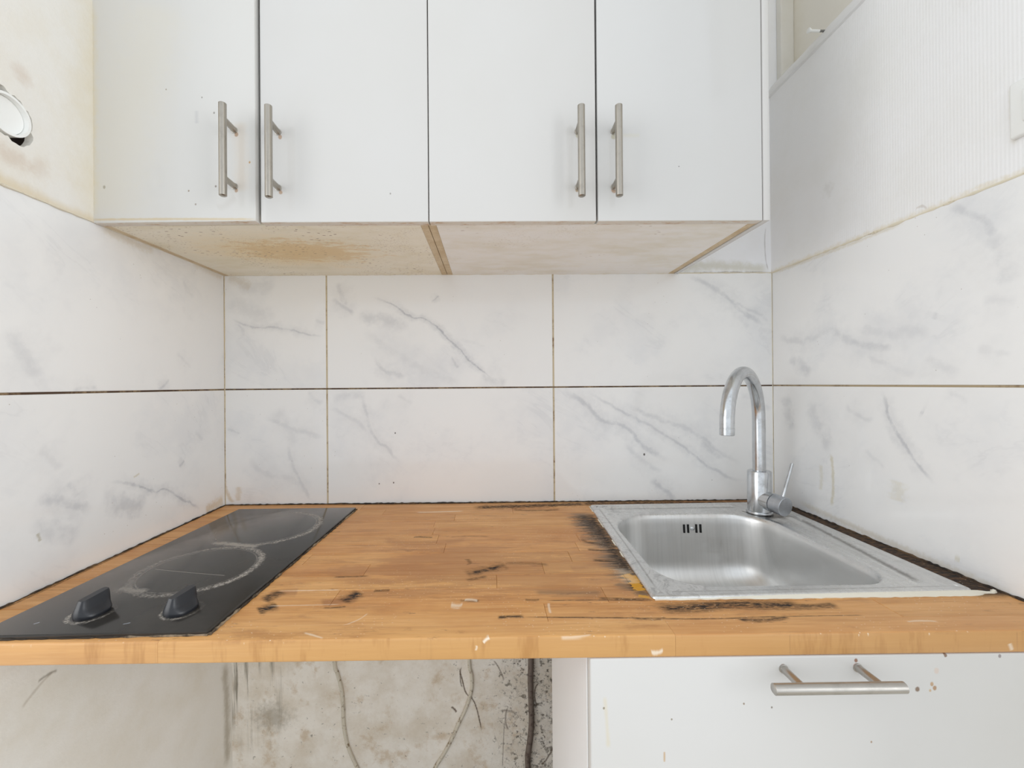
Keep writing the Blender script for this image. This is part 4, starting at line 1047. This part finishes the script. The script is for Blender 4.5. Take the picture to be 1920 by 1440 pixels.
bm = nb(); rod(bm, (ox, oyy, 1.1222), (ox, oyy, 1.10), [(0, .0128), (.0010, .0128), (.0012, .0141), (.0145, .0141), (.0155, .0132), (.0156, .0105), (.012, .0100)], 32)
link('aerator', bm, M_CHROME, tap, smooth=True)
a_ = Vector((TX, TY, .9395)); e_ = Vector((1.0900, -.1870, .9345)); dd = (e_-a_).normalized(); LL_ = (e_-a_).length
bm = nb(); rod(bm, a_+dd*.012, e_, [(0, .0215), (.0235, .0215), (.024, .0203)], 40)
link('lever_neck', bm, M_CHROME, tap, smooth=True)
bm = nb(); rod(bm, a_+dd*.0372, e_, [(0, .0200), (.0005, .0212), (LL_-.0372-.0008, .0212), (LL_-.0372, .0204)], 40)
lv = link('lever_barrel', bm, M_CHROME_END, tap, smooth=True)
bm = nb(); rod(bm, a_+dd*(LL_-.012)+Vector((.004, 0, .014)), (1.1205, -.1700, 1.0385), [(0, .0036), (.083, .0036), (.0845, .0028)], 16)
link('lever_pin', bm, M_CHROME, lv, smooth=True)

# ------------------------------------------------------------------ base cabinet under the sink
M_BSIDE = lacquer('base_cabinet_side', (250, 251, 253), rough=.35)
M_BDOOR = lacquer('base_cabinet_front', (213, 212, 210), rough=.22, stains=(
    ([(.575, .76), (.573, .80), (.571, .825)], .004, .35, (214, 200, 160)), ([(.645, .742), (.645, .755)], .002, .7, (190, 150, 96))),
    dots=[(.8865, .8650, .0026, (140, 88, 56)), (.8865, .8575, .0040, (170, 110, 76)), (.7945, .8575, .0040, (150, 110, 80)), (.964, .828, .0034, (120, 90, 64)),
          (.982, .834, .0030, (186, 150, 110)), (.9855, .829, .0030, (170, 130, 90)), (.980, .826, .0022, (196, 168, 130)), (.988, .851, .004, (214, 200, 190)),
          (.6545, .795, .0015, (140, 130, 110)), (.745, .813, .0016, (140, 120, 100)), (.78, .808, .0016, (120, 110, 100)), (.905, .763, .0016, (160, 130, 100)),
          (1.0685, .868, .0024, (140, 130, 130)), (1.0, .870, .0026, (120, 86, 60)), (.57, .81, .0016, (140, 128, 108))])
bc = tag(empty('base_cabinet', (.85, -.45, 0)), 'white base cabinet under the sink with a horizontal steel bar handle', 'cabinet')
bz = .1
link('side_panel', box(nb(), .5540, .5700, -.5765, -.262, bz, .8715, .0006), M_BSIDE, bc)
link('dark_gap', box(nb(), .5560, .5690, -.5815, -.5765, bz, .8712), M_MOULD, bc)  # dark strip set into the gap behind the door to paint in its shade
link('side_panel', box(nb(), 1.153, 1.169, -.5795, -.262, bz, .8715, .0006), M_BSIDE, bc)
link('bottom_panel', box(nb(), .571, 1.1525, -.579, -.262, bz, bz+.016), M_BSIDE, bc)
link('plinth', box(nb(), .5545, 1.169, -.53, -.514, .0, bz-.0005), M_BSIDE, bc)
bm = nb(); box(bm, .5535, 1.168, -.5995, -.5815, bz+.003, .8714, .0022, 3)
d = link('door', bm, M_BDOOR, bc, smooth=True)
bm = nb(); hx0, hx1, hz, hy = .7585, .9140, .8560, -.6345
rod(bm, (hx0, hy, hz), (hx1, hy, hz), [(0, .0045), (.0012, .0062), (hx1-hx0-.0012, .0062), (hx1-hx0, .0045)], 28)
for hx in (.7950, .8885):
    rod(bm, (hx, -.5993, hz), (hx, hy, hz), [(0, .0056), (.0015, .0056), (.0018, .0047), (.035, .0047)], 18)
link('handle', bm, M_HANDLE_H, d, smooth=True)
link('filler_strip', box(nb(), 1.1705, XR+.003, -.598, -.582, bz, .868), M_BSIDE, bc)

# ------------------------------------------------------------------ cables on the wall below the worktop
def cable(name, px, rad, mat, label, out=.006):
    pts = [(a, .012-out, b) for a, b in px]
    bm = nb(); tube(bm, smoothpath(pts, 6), rad, 10)
    return tag(link(name, bm, mat, smooth=True, loc=(pts[-1][0], pts[-1][1], pts[-1][2])), label, 'cable')
def cable_mat(name, a, b, k):
    m = N(name); n = m.noise(m.pos, 60, 5, .75)
    return m.out(m.mix(m.ramp(n, k, k+.12), lin(*a), lin(*b)), .6)
M_WCAB = cable_mat('grubby_white_cable', (214, 208, 192), (126, 106, 76), .52)
M_GCAB = cable_mat('grey_brown_cable', (118, 106, 98), (84, 72, 64), .5)
cable('cable', [(.0110, .62)]+[(0.0121, 0.4759), (0.0204, 0.4444), (0.0301, 0.4044), (0.0341, 0.3616), (0.0352, 0.3189), (0.0406, 0.2761), (0.0503, 0.2404), (0.0671, 0.2017)]+[(.105, .12), (.14, .04)], .0046, M_WCAB, 'thin grubby white cable hanging on the bare wall, left of the forked crack', .0035)
cable('cable', [(.3715, .62)]+[(0.3715, 0.4710), (0.3770, 0.4395), (0.3781, 0.4066), (0.3722, 0.3781), (0.3591, 0.3426), (0.3417, 0.3072), (0.3242, 0.2689), (0.3011, 0.2265), (0.2765, 0.1869)]+[(.24, .10), (.20, .03)], .0046, M_WCAB, 'thin white cable bending left over the forked crack in the wall', .0035)
cable('cable', [(.536, .62)]+[(0.5362, 0.4759), (0.5344, 0.4258), (0.5354, 0.3686), (0.5364, 0.3114), (0.5317, 0.2614), (0.5256, 0.2186), (0.5267, 0.1757)]+[(.53, .10), (.52, .03)], .0075, M_GCAB, 'thick grey-brown cable running down the wall beside the base cabinet', .0075)
# black marks where the plug was chased: small clip on the bent white cable
for o in C.objects:
    if o.type == 'MESH':
        o.data.update()
